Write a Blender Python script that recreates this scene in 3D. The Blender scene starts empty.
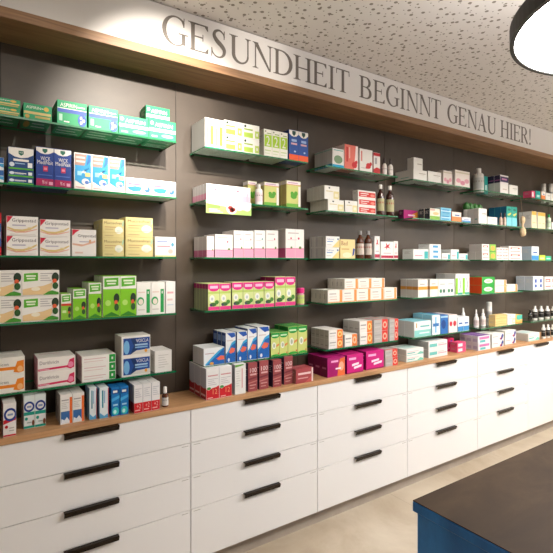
import bpy, bmesh, math, random
from mathutils import Vector, Matrix
random.seed(7)
C = bpy.context.scene.collection
EYE = 1.576                       # eye height above the floor, metres; the wall with the shelves runs along +X
WALL_Y, FRONT_Y = 2.37, 2.12      # back wall plane, drawer front plane

# ------------------------------------------------------------------ materials
def lin(h):
    v = [int(h[i:i+2], 16)/255 for i in (1, 3, 5)]
    return tuple((x/12.92 if x <= .04045 else ((x+.055)/1.055)**2.4) for x in v) + (1,)
MATS = {}
def mat(name, col='#ffffff', rough=.5, metal=0, coat=0, spec=.5):
    if name in MATS: return MATS[name]
    m = bpy.data.materials.new(name); m.use_nodes = True
    p = m.node_tree.nodes['Principled BSDF']
    p.inputs['Base Color'].default_value = lin(col); p.inputs['Roughness'].default_value = rough
    p.inputs['Metallic'].default_value = metal; p.inputs['Coat Weight'].default_value = coat
    p.inputs['Specular IOR Level'].default_value = spec
    MATS[name] = m; return m
def paper(col): return mat('printed_card_'+col[1:], '#'+''.join('%02x' % int(int(col[i:i+2], 16)*.93) for i in (1, 3, 5)), .5, 0, 0, .35)
def nodes(m): nt = m.node_tree; return nt, nt.nodes, nt.links, nt.nodes['Principled BSDF']
def mottled(name, c1, c2, scale=3, rough=.5, bump=.1, c3=None, detail=8, stretch=(1,1,1)):
    m = mat(name, c1, rough); nt, N, L, p = nodes(m)
    tc = N.new('ShaderNodeTexCoord'); mp = N.new('ShaderNodeMapping'); mp.inputs['Scale'].default_value = stretch
    no = N.new('ShaderNodeTexNoise'); no.inputs['Scale'].default_value = scale; no.inputs['Detail'].default_value = detail
    no.inputs['Roughness'].default_value = .62; no.inputs['Distortion'].default_value = .4
    cr = N.new('ShaderNodeValToRGB'); cr.color_ramp.elements[0].position = .3; cr.color_ramp.elements[1].position = .7
    cr.color_ramp.elements[0].color = lin(c1); cr.color_ramp.elements[1].color = lin(c2)
    if c3: e = cr.color_ramp.elements.new(.5); e.color = lin(c3)
    bp = N.new('ShaderNodeBump'); bp.inputs['Strength'].default_value = bump; bp.inputs['Distance'].default_value = .01
    L.new(tc.outputs['Object'], mp.inputs[0]); L.new(mp.outputs[0], no.inputs['Vector']); L.new(no.outputs['Fac'], cr.inputs[0])
    L.new(cr.outputs[0], p.inputs['Base Color']); L.new(no.outputs['Fac'], bp.inputs['Height']); L.new(bp.outputs[0], p.inputs['Normal'])
    return m
def wood(name, c1, c2, rough=.45):
    m = mat(name, c1, rough); nt, N, L, p = nodes(m)
    tc = N.new('ShaderNodeTexCoord'); mp = N.new('ShaderNodeMapping'); mp.inputs['Scale'].default_value = (.7, 9, 14)
    no = N.new('ShaderNodeTexNoise'); no.inputs['Scale'].default_value = 4; no.inputs['Detail'].default_value = 9; no.inputs['Distortion'].default_value = .8
    cr = N.new('ShaderNodeValToRGB'); cr.color_ramp.elements[0].position = .32; cr.color_ramp.elements[1].position = .68
    cr.color_ramp.elements[0].color = lin(c1); cr.color_ramp.elements[1].color = lin(c2)
    L.new(tc.outputs['Object'], mp.inputs[0]); L.new(mp.outputs[0], no.inputs['Vector']); L.new(no.outputs['Fac'], cr.inputs[0]); L.new(cr.outputs[0], p.inputs['Base Color'])
    return m
M_WALL = mottled('dark_concrete_panel', '#382d22', '#4b3f32', 1.8, .5, .08, c3='#41362b')
M_WOOD = wood('oak_counter', '#a67a52', '#c2966a')
M_WOODF = wood('oak_bulkhead', '#7d5b3e', '#9d7753')
M_WHITE = mat('white_lacquer', '#e3e0dd', .35)
M_SIGN = mat('white_fascia_paint', '#dedad6', .6)
M_PAINT = mat('light_wall_paint', '#d9d2c8', .8)
M_LETTER = mat('grey_brown_lettering', '#6c645d', .5)
M_PLINTH = mottled('grey_plinth', '#988c80', '#ada193', 5, .6, .05)
M_HANDLE = mat('dark_bronze_metal', '#352d26', .27, 1)
M_DARK = mat('dark_gap', '#1a1715', .8)
M_RING = mat('black_lamp_metal', '#1c1916', .45, .3)
M_STONE = mottled('dark_brown_stone_top', '#2a1e14', '#443424', 2.6, .7, .05, c3='#352719', stretch=(1, 2.2, 1))
M_STONE.node_tree.nodes['Principled BSDF'].inputs['Specular IOR Level'].default_value = .25
M_BLUE = mottled('blue_stained_panel', '#135490', '#2b86cf', 6, .4, .06, c3='#1c6cb0', stretch=(1, 1, .45))
M_FLOOR = mottled('beige_concrete_floor', '#a08f79', '#c4b7a4', 1.8, .42, .04, c3='#b5a793', detail=10)
def floor_joints():
    nt, N, L, p = nodes(M_FLOOR)
    src = p.inputs['Base Color'].links[0].from_socket
    tc = N.new('ShaderNodeTexCoord'); br = N.new('ShaderNodeTexBrick')
    br.offset = 0; br.inputs['Scale'].default_value = 1; br.inputs['Mortar Size'].default_value = .002
    br.inputs['Brick Width'].default_value = 1.2; br.inputs['Row Height'].default_value = 1.2
    mx = N.new('ShaderNodeMix'); mx.data_type = 'RGBA'; mx.inputs[7].default_value = lin('#9a8e7c')
    L.new(tc.outputs['Object'], br.inputs['Vector']); L.new(br.outputs['Fac'], mx.inputs[0]); L.new(src, mx.inputs[6]); L.new(mx.outputs[2], p.inputs['Base Color'])
floor_joints()
def ceiling_mat():
    m = mat('perforated_acoustic_ceiling', '#d7d1cb', .85); nt, N, L, p = nodes(m)
    tc = N.new('ShaderNodeTexCoord'); facs = []
    for sc, rad, off in ((14.5, .135, 0), (21, .075, 5.3), (9, .055, 11.1)):
        mp = N.new('ShaderNodeMapping'); mp.inputs['Location'].default_value = (off, off*.7, 0)
        vo = N.new('ShaderNodeTexVoronoi'); vo.voronoi_dimensions = '2D'; vo.inputs['Scale'].default_value = sc; vo.inputs['Randomness'].default_value = .9
        lt = N.new('ShaderNodeMath'); lt.operation = 'LESS_THAN'; lt.inputs[1].default_value = rad
        L.new(tc.outputs['Object'], mp.inputs[0]); L.new(mp.outputs[0], vo.inputs['Vector']); L.new(vo.outputs['Distance'], lt.inputs[0]); facs.append(lt.outputs[0])
    a = N.new('ShaderNodeMath'); a.operation = 'MAXIMUM'; b = N.new('ShaderNodeMath'); b.operation = 'MAXIMUM'
    L.new(facs[0], a.inputs[0]); L.new(facs[1], a.inputs[1]); L.new(a.outputs[0], b.inputs[0]); L.new(facs[2], b.inputs[1])
    mx = N.new('ShaderNodeMix'); mx.data_type = 'RGBA'; mx.inputs[6].default_value = lin('#d7d1cb'); mx.inputs[7].default_value = lin('#857c71')
    L.new(b.outputs[0], mx.inputs[0]); L.new(mx.outputs[2], p.inputs['Base Color'])
    return m
M_CEIL = ceiling_mat()
def glass_mat():
    m = bpy.data.materials.new('clear_green_glass'); m.use_nodes = True; nt = m.node_tree; N = nt.nodes; L = nt.links; N.clear()
    o = N.new('ShaderNodeOutputMaterial'); mx = N.new('ShaderNodeMixShader'); tr = N.new('ShaderNodeBsdfTransparent'); gl = N.new('ShaderNodeBsdfGlossy')
    fr = N.new('ShaderNodeFresnel'); fr.inputs['IOR'].default_value = 1.5
    tr.inputs[0].default_value = (.93, .98, .955, 1); gl.inputs['Roughness'].default_value = .02; gl.inputs[0].default_value = (.9, 1, .95, 1)
    ge = N.new('ShaderNodeNewGeometry'); iv = N.new('ShaderNodeMath'); iv.operation = 'SUBTRACT'; iv.inputs[0].default_value = 1
    mu = N.new('ShaderNodeMath'); mu.operation = 'MULTIPLY'; L.new(ge.outputs['Backfacing'], iv.inputs[1]); L.new(iv.outputs[0], mu.inputs[0]); L.new(fr.outputs[0], mu.inputs[1])
    L.new(mu.outputs[0], mx.inputs[0]); L.new(tr.outputs[0], mx.inputs[1]); L.new(gl.outputs[0], mx.inputs[2]); L.new(mx.outputs[0], o.inputs[0]); return m
M_GLASS = glass_mat()
M_GEDGE = mat('green_glass_edge', '#0e6b40', .15, 0, .6)
def emit(name, col, s):
    m = mat(name, '#ffffff', .5); p = m.node_tree.nodes['Principled BSDF']
    p.inputs['Emission Color'].default_value = col; p.inputs['Emission Strength'].default_value = s; return m
M_LAMP = emit('lit_lamp_diffuser', (1, .975, .95, 1), 16)

# ------------------------------------------------------------------ mesh helpers
def link(name, me, parent=None, loc=(0, 0, 0)):
    o = bpy.data.objects.new(name, me); C.objects.link(o); o.location = loc
    if parent: o.parent = parent
    return o
def bm_obj(name, bm, mats, parent=None, loc=(0, 0, 0), smooth=False):
    me = bpy.data.meshes.new(name)
    bm.normal_update(); bm.to_mesh(me); bm.free()
    for m in (mats if isinstance(mats, (list, tuple)) else [mats]): me.materials.append(m)
    if smooth:
        for p in me.polygons: p.use_smooth = True
    return link(name, me, parent, loc)
def add_box(bm, x0, y0, z0, x1, y1, z1, mi=0, bev=0):
    r = bmesh.ops.create_cube(bm, size=1, matrix=Matrix.Translation(((x0+x1)/2, (y0+y1)/2, (z0+z1)/2)) @ Matrix.Diagonal((x1-x0, y1-y0, z1-z0, 1)))
    fs = set(f for v in r['verts'] for f in v.link_faces)
    for f in fs: f.material_index = mi
    if bev:
        es = list(set(e for v in r['verts'] for e in v.link_edges))
        q = bmesh.ops.bevel(bm, geom=es, offset=bev, segments=1, affect='EDGES')
        for f in q['faces']: f.material_index = mi
def add_poly(bm, pts, mi=0):
    f = bm.faces.new([bm.verts.new(p) for p in pts]); f.material_index = mi; return f
def add_lathe(bm, prof, mi=0, seg=20, cx=0, cy=0):
    rings = []
    for r, z in prof:
        rings.append([bm.verts.new((cx+r*math.cos(2*math.pi*i/seg), cy+r*math.sin(2*math.pi*i/seg), z)) for i in range(seg)])
    for a, b in zip(rings, rings[1:]):
        for i in range(seg):
            f = bm.faces.new((a[i], a[(i+1) % seg], b[(i+1) % seg], b[i])); f.material_index = mi
    f = bm.faces.new(rings[0][::-1]); f.material_index = mi
    f = bm.faces.new(rings[-1]); f.material_index = mi
def box_obj(name, x0, y0, z0, x1, y1, z1, m, parent=None, bev=0, loc=(0, 0, 0)):
    bm = bmesh.new(); add_box(bm, x0, y0, z0, x1, y1, z1, 0, bev); return bm_obj(name, bm, m, parent, loc)
def struct(o): o['kind'] = 'structure'; return o
def tag(o, label, cat, group=None):
    o['label'] = label; o['category'] = cat
    if group: o['group'] = group
    return o
def thing(name, label, cat, loc=(0, 0, 0), group=None):
    o = bpy.data.objects.new(name, None); C.objects.link(o); o.location = loc; o.empty_display_size = .05
    return tag(o, label, cat, group)
def copy_tree(o, parent=None):
    c = o.copy(); C.objects.link(c); c.parent = parent
    for ch in list(o.children): copy_tree(ch, c)
    return c

# ------------------------------------------------------------------ the room
XL, XR, YN = -1.0, 5.75, -3.4
CEIL = EYE+1.248
struct(box_obj('floor', XL, YN, -.1, XR, WALL_Y+.1, 0, M_FLOOR))
struct(box_obj('ceiling', XL, YN, CEIL, XR, WALL_Y+.1, CEIL+.1, M_CEIL))
struct(box_obj('wall_left', XL-.1, YN, 0, XL, WALL_Y+.1, CEIL, M_PAINT))
struct(box_obj('wall_right', XR, YN, 0, XR+.1, WALL_Y+.1, CEIL, M_PAINT))
struct(box_obj('wall_near', XL, YN-.1, 0, XR, YN, CEIL, M_PAINT))
bm = bmesh.new()
joints = [XL, -.70, .118, .937, 1.762, 2.567, 3.412, 4.215, 5.02, XR]
add_box(bm, XL, WALL_Y+.004, 0, XR, WALL_Y+.1, CEIL, 1)
for a, b in zip(joints, joints[1:]): add_box(bm, a+.0015, WALL_Y, 0, b-.0015, WALL_Y+.006, CEIL, 0)
struct(bm_obj('wall_back', bm, [M_WALL, M_DARK]))
Z1, Z2 = EYE+.986, EYE+1.029
struct(box_obj('trim_1', XL, FRONT_Y+.002, Z2, XR, WALL_Y, CEIL-.004, M_SIGN))          # white bulkhead face above the shelves
struct(box_obj('trim_2', XL, FRONT_Y, Z1, XR, WALL_Y, Z2, M_WOODF, bev=.0015))             # oak board under it
struct(box_obj('trim_3', XL, FRONT_Y+.05, 0, XR, WALL_Y, EYE-1.479-.002, M_PLINTH))        # recessed plinth

# ------------------------------------------------------------------ painted slogan
SER = .022
def rect(x0, y0, x1, y1): return [[(x0, y0), (x1, y0), (x1, y1), (x0, y1)]]
def serif(xc, y, w, up, stem):       # bracketed slab serif on a vertical stem; up=+1 for a foot
    h = SER*up; b = .03*up
    return [[(xc-w, y), (xc+w, y), (xc+w, y+h*.8), (xc-w, y+h*.8)], [(xc-w*.62, y+h*.8), (xc+w*.62, y+h*.8), (xc+stem/2, y+h+b), (xc-stem/2, y+h+b)]]
def stem(xc, y0=0, y1=.662, w=.1, sw=.13): return rect(xc-w/2, y0, xc+w/2, y1)+serif(xc, y0, sw, 1, w)+serif(xc, y1, sw, -1, w)
def ring(co, ro, ci, ri, a0, a1, n=26):
    P = []
    f = lambda c, r, a: (c[0]+r[0]*math.cos(a), c[1]+r[1]*math.sin(a))
    for i in range(n):
        a, b = math.radians(a0+(a1-a0)*i/n), math.radians(a0+(a1-a0)*(i+1)/n)
        P.append([f(co, ro, a), f(co, ro, b), f(ci, ri, b), f(ci, ri, a)])
    return P
def ribbon(pts):                     # (x, y, half width) joined smoothly
    out = []
    Q = []
    for i in range(len(pts)-1):
        p0, p1, p2, p3 = pts[max(i-1, 0)], pts[i], pts[i+1], pts[min(i+2, len(pts)-1)]
        for j in range(6):
            t = j/6
            Q.append(tuple(.5*((2*p1[k])+(-p0[k]+p2[k])*t+(2*p0[k]-5*p1[k]+4*p2[k]-p3[k])*t*t+(-p0[k]+3*p1[k]-3*p2[k]+p3[k])*t**3) for k in range(3)))
    Q.append(pts[-1]); E = []
    for i, q in enumerate(Q):
        a, b = Q[max(i-1, 0)], Q[min(i+1, len(Q)-1)]
        dx, dy = b[0]-a[0], b[1]-a[1]; l = math.hypot(dx, dy) or 1
        E.append(((q[0]-dy/l*q[2], q[1]+dx/l*q[2]), (q[0]+dy/l*q[2], q[1]-dx/l*q[2])))
    for a, b in zip(E, E[1:]): out.append([a[0], b[0], b[1], a[1]])
    return out
CAP = .662
def arm(x0, x1, y, d, t=.03, hook=.12):    # thin horizontal arm ending in a wedge; d=+1 wedge up, -1 down
    return rect(x0, min(y, y+d*t), x1, max(y, y+d*t))+[[(x1-.035, y), (x1, y), (x1+.005, y+d*hook), (x1-.012, y+d*hook)], [(x1-.09, y+d*t), (x1-.03, y+d*t), (x1-.012, y+d*hook)]]
def glyph(ch):
    if ch == 'I': return stem(.166), .333
    if ch == 'H': return stem(.14)+stem(.58)+rect(.18, .33, .54, .36), .722
    if ch == 'E': return stem(.13)+arm(.13, .56, 0, 1)+arm(.13, .55, CAP, -1)+rect(.17, .335, .42, .365)+[[(.4, .27), (.42, .27), (.42, .43), (.4, .43)]], .611
    if ch == 'T': return stem(.305, 0, CAP)[0:3]+rect(.04, CAP-.03, .57, CAP)+[[(.03, CAP), (.055, CAP), (.04, CAP-.15), (.022, CAP-.15)], [(.58, CAP), (.555, CAP), (.57, CAP-.15), (.588, CAP-.15)]], .611
    if ch == 'N': return stem(.13, w=.035, sw=.09)+rect(.605, 0, .64, CAP)+serif(.622, CAP, .09, -1, .035)+[[(.07, CAP), (.2, CAP), (.64, .0), (.60, -.012), (.585, .0), (.115, CAP-.06)]], .722
    if ch == 'A': return [[(.34, CAP+.012), (.375, CAP+.012), (.64, 0), (.52, 0), (.305, .56)], [(.34, CAP+.012), (.36, CAP+.0), (.125, 0), (.088, 0)]]+rect(.18, .21, .49, .24)+serif(.11, 0, .09, 1, .035)+serif(.58, 0, .125, 1, .1), .722
    if ch == 'D': return stem(.14)+ring((.28, .331), (.41, .331), (.27, .331), (.30, .299), -90, 90)+rect(.14, 0, .29, .03)+rect(.14, CAP-.03, .29, CAP), .722
    if ch == 'B': return stem(.14)+ring((.33, .499), (.215, .163), (.32, .499), (.12, .133), -90, 90)+ring((.34, .178), (.25, .178), (.33, .178), (.145, .146), -90, 90)+rect(.14, 0, .35, .03)+rect(.14, .336, .35, .362)+rect(.14, CAP-.03, .34, CAP), .667
    if ch == 'R': return stem(.14)+ring((.32, .495), (.23, .167), (.31, .495), (.13, .137), -90, 90)+rect(.14, .328, .33, .358)+rect(.14, CAP-.03, .33, CAP)+[[(.27, .335), (.385, .335), (.655, 0), (.53, 0)], [(.53, 0), (.67, 0), (.67, .02), (.51, .02)]], .667
    if ch == 'U': return rect(.1, .2, .2, CAP)+serif(.15, CAP, .13, -1, .1)+ring((.365, .21), (.265, .224), (.39, .22), (.19, .185), 180, 360)+rect(.58, .2, .63, CAP)[0:0]+rect(.585, .2, .625, CAP)+serif(.605, CAP, .09, -1, .04), .722
    if ch == 'G': return ring((.38, .331), (.35, .345), (.395, .331), (.255, .313), 48, 318)+rect(.545, .04, .64, .30)+rect(.46, .275, .71, .30)+[[(.59, .46), (.615, .46), (.62, .672), (.6, .672)], [(.6, .46), (.615, .46), (.62, .57), (.57, .60), (.53, .62)]], .722
    if ch == 'S': return ribbon([(.425, .52, .014), (.395, .60, .016), (.28, .658, .02), (.16, .61, .035), (.125, .51, .046), (.20, .40, .056), (.33, .31, .056), (.42, .21, .05), (.405, .09, .036), (.30, .008, .02), (.16, .02, .016), (.075, .10, .014), (.055, .19, .012)])+[[(.41, .47), (.43, .47), (.435, .672), (.415, .672)], [(.045, .2), (.065, .2), (.06, -.012), (.04, -.012)]], .556
    if ch == '!': return ribbon([(.166, .19, .01), (.166, .45, .035), (.166, .62, .042), (.166, .672, .02)])+ring((.166, .045), (.055, .055), (.166, .045), (.001, .001), 0, 360, 16), .333
EM = .140/CAP
slogan = thing('wall_lettering', 'large grey serif slogan lettering on the white band above the shelves', 'lettering', (.764, FRONT_Y+.002, EYE+1.066))
for word, xa, xb in (('GESUNDHEIT', .771, 1.994), ('BEGINNT', 2.072, 2.907), ('GENAU', 2.977, 3.635), ('HIER!', 3.695, 4.205)):
    adv = sum(glyph(ch)[1] for ch in word); sx = (xb-xa)/adv; x = xa
    for ch in word:
        polys, w = glyph(ch); bm = bmesh.new()
        for q, pl in enumerate(polys):
            th = .0016+.00004*(q % 5)
            front = [bm.verts.new((px*sx, -th, py*EM)) for px, py in pl]; back = [bm.verts.new((px*sx, 0, py*EM)) for px, py in pl]
            bm.faces.new(front)
            for i in range(len(pl)): bm.faces.new((front[i-1], back[i-1], back[i], front[i]))
        bm_obj('letter', bm, M_LETTER, slogan, (x-.771, 0, 0)); x += w*sx

# ------------------------------------------------------------------ drawer cabinets
ZT, ZB = EYE-.7225, EYE-1.479
SEAM = [EYE-.7225, EYE-.889, EYE-1.054, EYE-1.221, EYE-1.479]
def handle_bm(w):
    bm = bmesh.new(); sec = [(0, 0), (-.020, 0), (-.024, -.003), (-.016, -.0225), (-.0145, -.0225), (-.021, -.0045), (0, -.003)]
    L_ = [bm.verts.new((-w/2, y, z)) for y, z in sec]; R_ = [bm.verts.new((w/2, y, z)) for y, z in sec]
    n = len(sec)
    for i in range(n): bm.faces.new((L_[i], L_[(i+1) % n], R_[(i+1) % n], R_[i]))
    bm.faces.new(L_[::-1]); bm.faces.new(R_); return bm
ORD = ['first', 'second', 'third', 'fourth', 'fifth', 'sixth', 'seventh', 'eighth', 'ninth', 'tenth']
cabs = [(-.02, .917, .45), (.917, 1.724, 1.33), (1.724, 2.525, 2.135), (2.525, 3.36, 2.945), (3.36, 4.13, 3.747)]
for ci, (a, b, hc) in enumerate(cabs):
    t = thing('drawer_cabinet', 'white handled cabinet of four drawers, %s from the left along the wall' % ORD[ci], 'cabinet', (a, WALL_Y, ZB), 'white drawer cabinets along the shelf wall')
    box_obj('body', .0005, -.0015-(WALL_Y-FRONT_Y-.02), 0, b-a-.0005, -.0015, ZT-ZB-.0015, M_WHITE, t)
    for k in range(4):
        z1, z0 = SEAM[k]-.0015, SEAM[k+1]+.0015
        bm = bmesh.new(); add_box(bm, 0, 0, 0, b-a-.0036, .0185, z1-z0, 0, .001)
        for ux in ((.012, .05), (b-a-.055, b-a-.015)) if ci else ((b-a-.05, b-a-.014),):       # small printed shelf marks in the drawer corners
            if k: add_poly(bm, [(ux[0], -.0003, z1-z0-.012), (ux[1], -.0003, z1-z0-.012), (ux[1], -.0003, z1-z0-.009), (ux[0], -.0003, z1-z0-.009)], 1)
        d = bm_obj('drawer', bm, [M_WHITE, mat('grey_mark', '#a8a39c')], t, (.0018, FRONT_Y-WALL_Y, z0-ZB))
        bm_obj('handle', handle_bm(.228), M_HANDLE, d, (hc-a-.0018, 0, z1-z0))
for a, b, hc, lab in ((4.13, 4.93, 4.345, 'white cabinet with one tall door at the right end of the row'), (-.95, -.02, None, None), (4.93, 5.73, None, None)):
    if lab is None: continue
    t = thing('door_cabinet', lab, 'cabinet', (a, WALL_Y, ZB))
    box_obj('body', .0005, -.0015-(WALL_Y-FRONT_Y-.02), 0, b-a-.0005, -.0015, ZT-ZB-.0015, M_WHITE, t)
    d = box_obj('cabinet_door', 0, 0, 0, .43, .0185, ZT-ZB-.003, M_WHITE, t, .001, (.0018, FRONT_Y-WALL_Y, .0015))
    bm_obj('handle', handle_bm(.228), M_HANDLE, d, (hc-a, 0, ZT-ZB-.003))
    d = box_obj('cabinet_door', 0, 0, 0, .36, .0185, ZT-ZB-.003, M_WHITE, t, .001, (.4345, FRONT_Y-WALL_Y, .0015))
tag(box_obj('wooden_worktop', XL+.002, FRONT_Y-.006, ZT, XR-.002, WALL_Y-.002, EYE-.696, M_WOOD, bev=.0015), 'long oak worktop running along the top of the white drawer cabinets', 'worktop')

# ------------------------------------------------------------------ glass shelves
SHZ = [.606, .328, .030, -.2496, -.537]
SNAME = ['top', 'second', 'third', 'fourth', 'fifth']
BAYS = [(-.02, .861), (1.016, 1.692), (1.829, 2.486), (2.640, 3.338), (3.488, 4.135), (4.285, 5.1)]
SH_BAY = ['leftmost', 'second', 'third', 'fourth', 'fifth', 'rightmost']
for bi, (a, b) in enumerate(BAYS):
    for si, z in enumerate(SHZ):
        bm = bmesh.new(); w = b-a
        add_box(bm, 0, 0, -.003, w, .197, .005, 0)
        bm.normal_update()
        for f in bm.faces:
            if abs(f.normal.z) < .5: f.material_index = 1
        lab = '%s glass shelf%s in the %s bay of the dark wall' % (SNAME[si], '' if si == 0 else ' from top', SH_BAY[bi])
        sh = tag(bm_obj('glass_shelf', bm, [M_GLASS, M_GEDGE], None, (a, 2.17, EYE+z)), lab, 'shelf', 'glass wall shelves')
        for px in (.012, w-.012):
            g = bmesh.new(); add_box(g, -.007, 0, -.009, .007, .022, -.003, 0, .001); add_box(g, -.007, 0.0165, -.013, .007, .0295, .009, 0, .001) if False else None
            bm_obj('bracket', g, M_HANDLE, sh, (px, .1765, 0))

# ------------------------------------------------------------------ printed cartons
TXT = {}
def text_geo(s):
    if s in TXT: return TXT[s]
    cu = bpy.data.curves.new('t', 'FONT'); cu.body = s; cu.resolution_u = 2; o = bpy.data.objects.new('t', cu); C.objects.link(o)
    dg = bpy.context.evaluated_depsgraph_get(); me = bpy.data.meshes.new_from_object(o.evaluated_get(dg))
    vs = [(v.co.x, v.co.y) for v in me.vertices]; fs = [list(p.vertices) for p in me.polygons]
    bpy.data.objects.remove(o); bpy.data.curves.remove(cu); bpy.data.meshes.remove(me)
    x0, x1 = min(v[0] for v in vs), max(v[0] for v in vs); y0, y1 = min(v[1] for v in vs), max(v[1] for v in vs)
    TXT[s] = ([((x-x0)/(x1-x0), (y-y0)/(y1-y0)) for x, y in vs], fs); return TXT[s]
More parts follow.
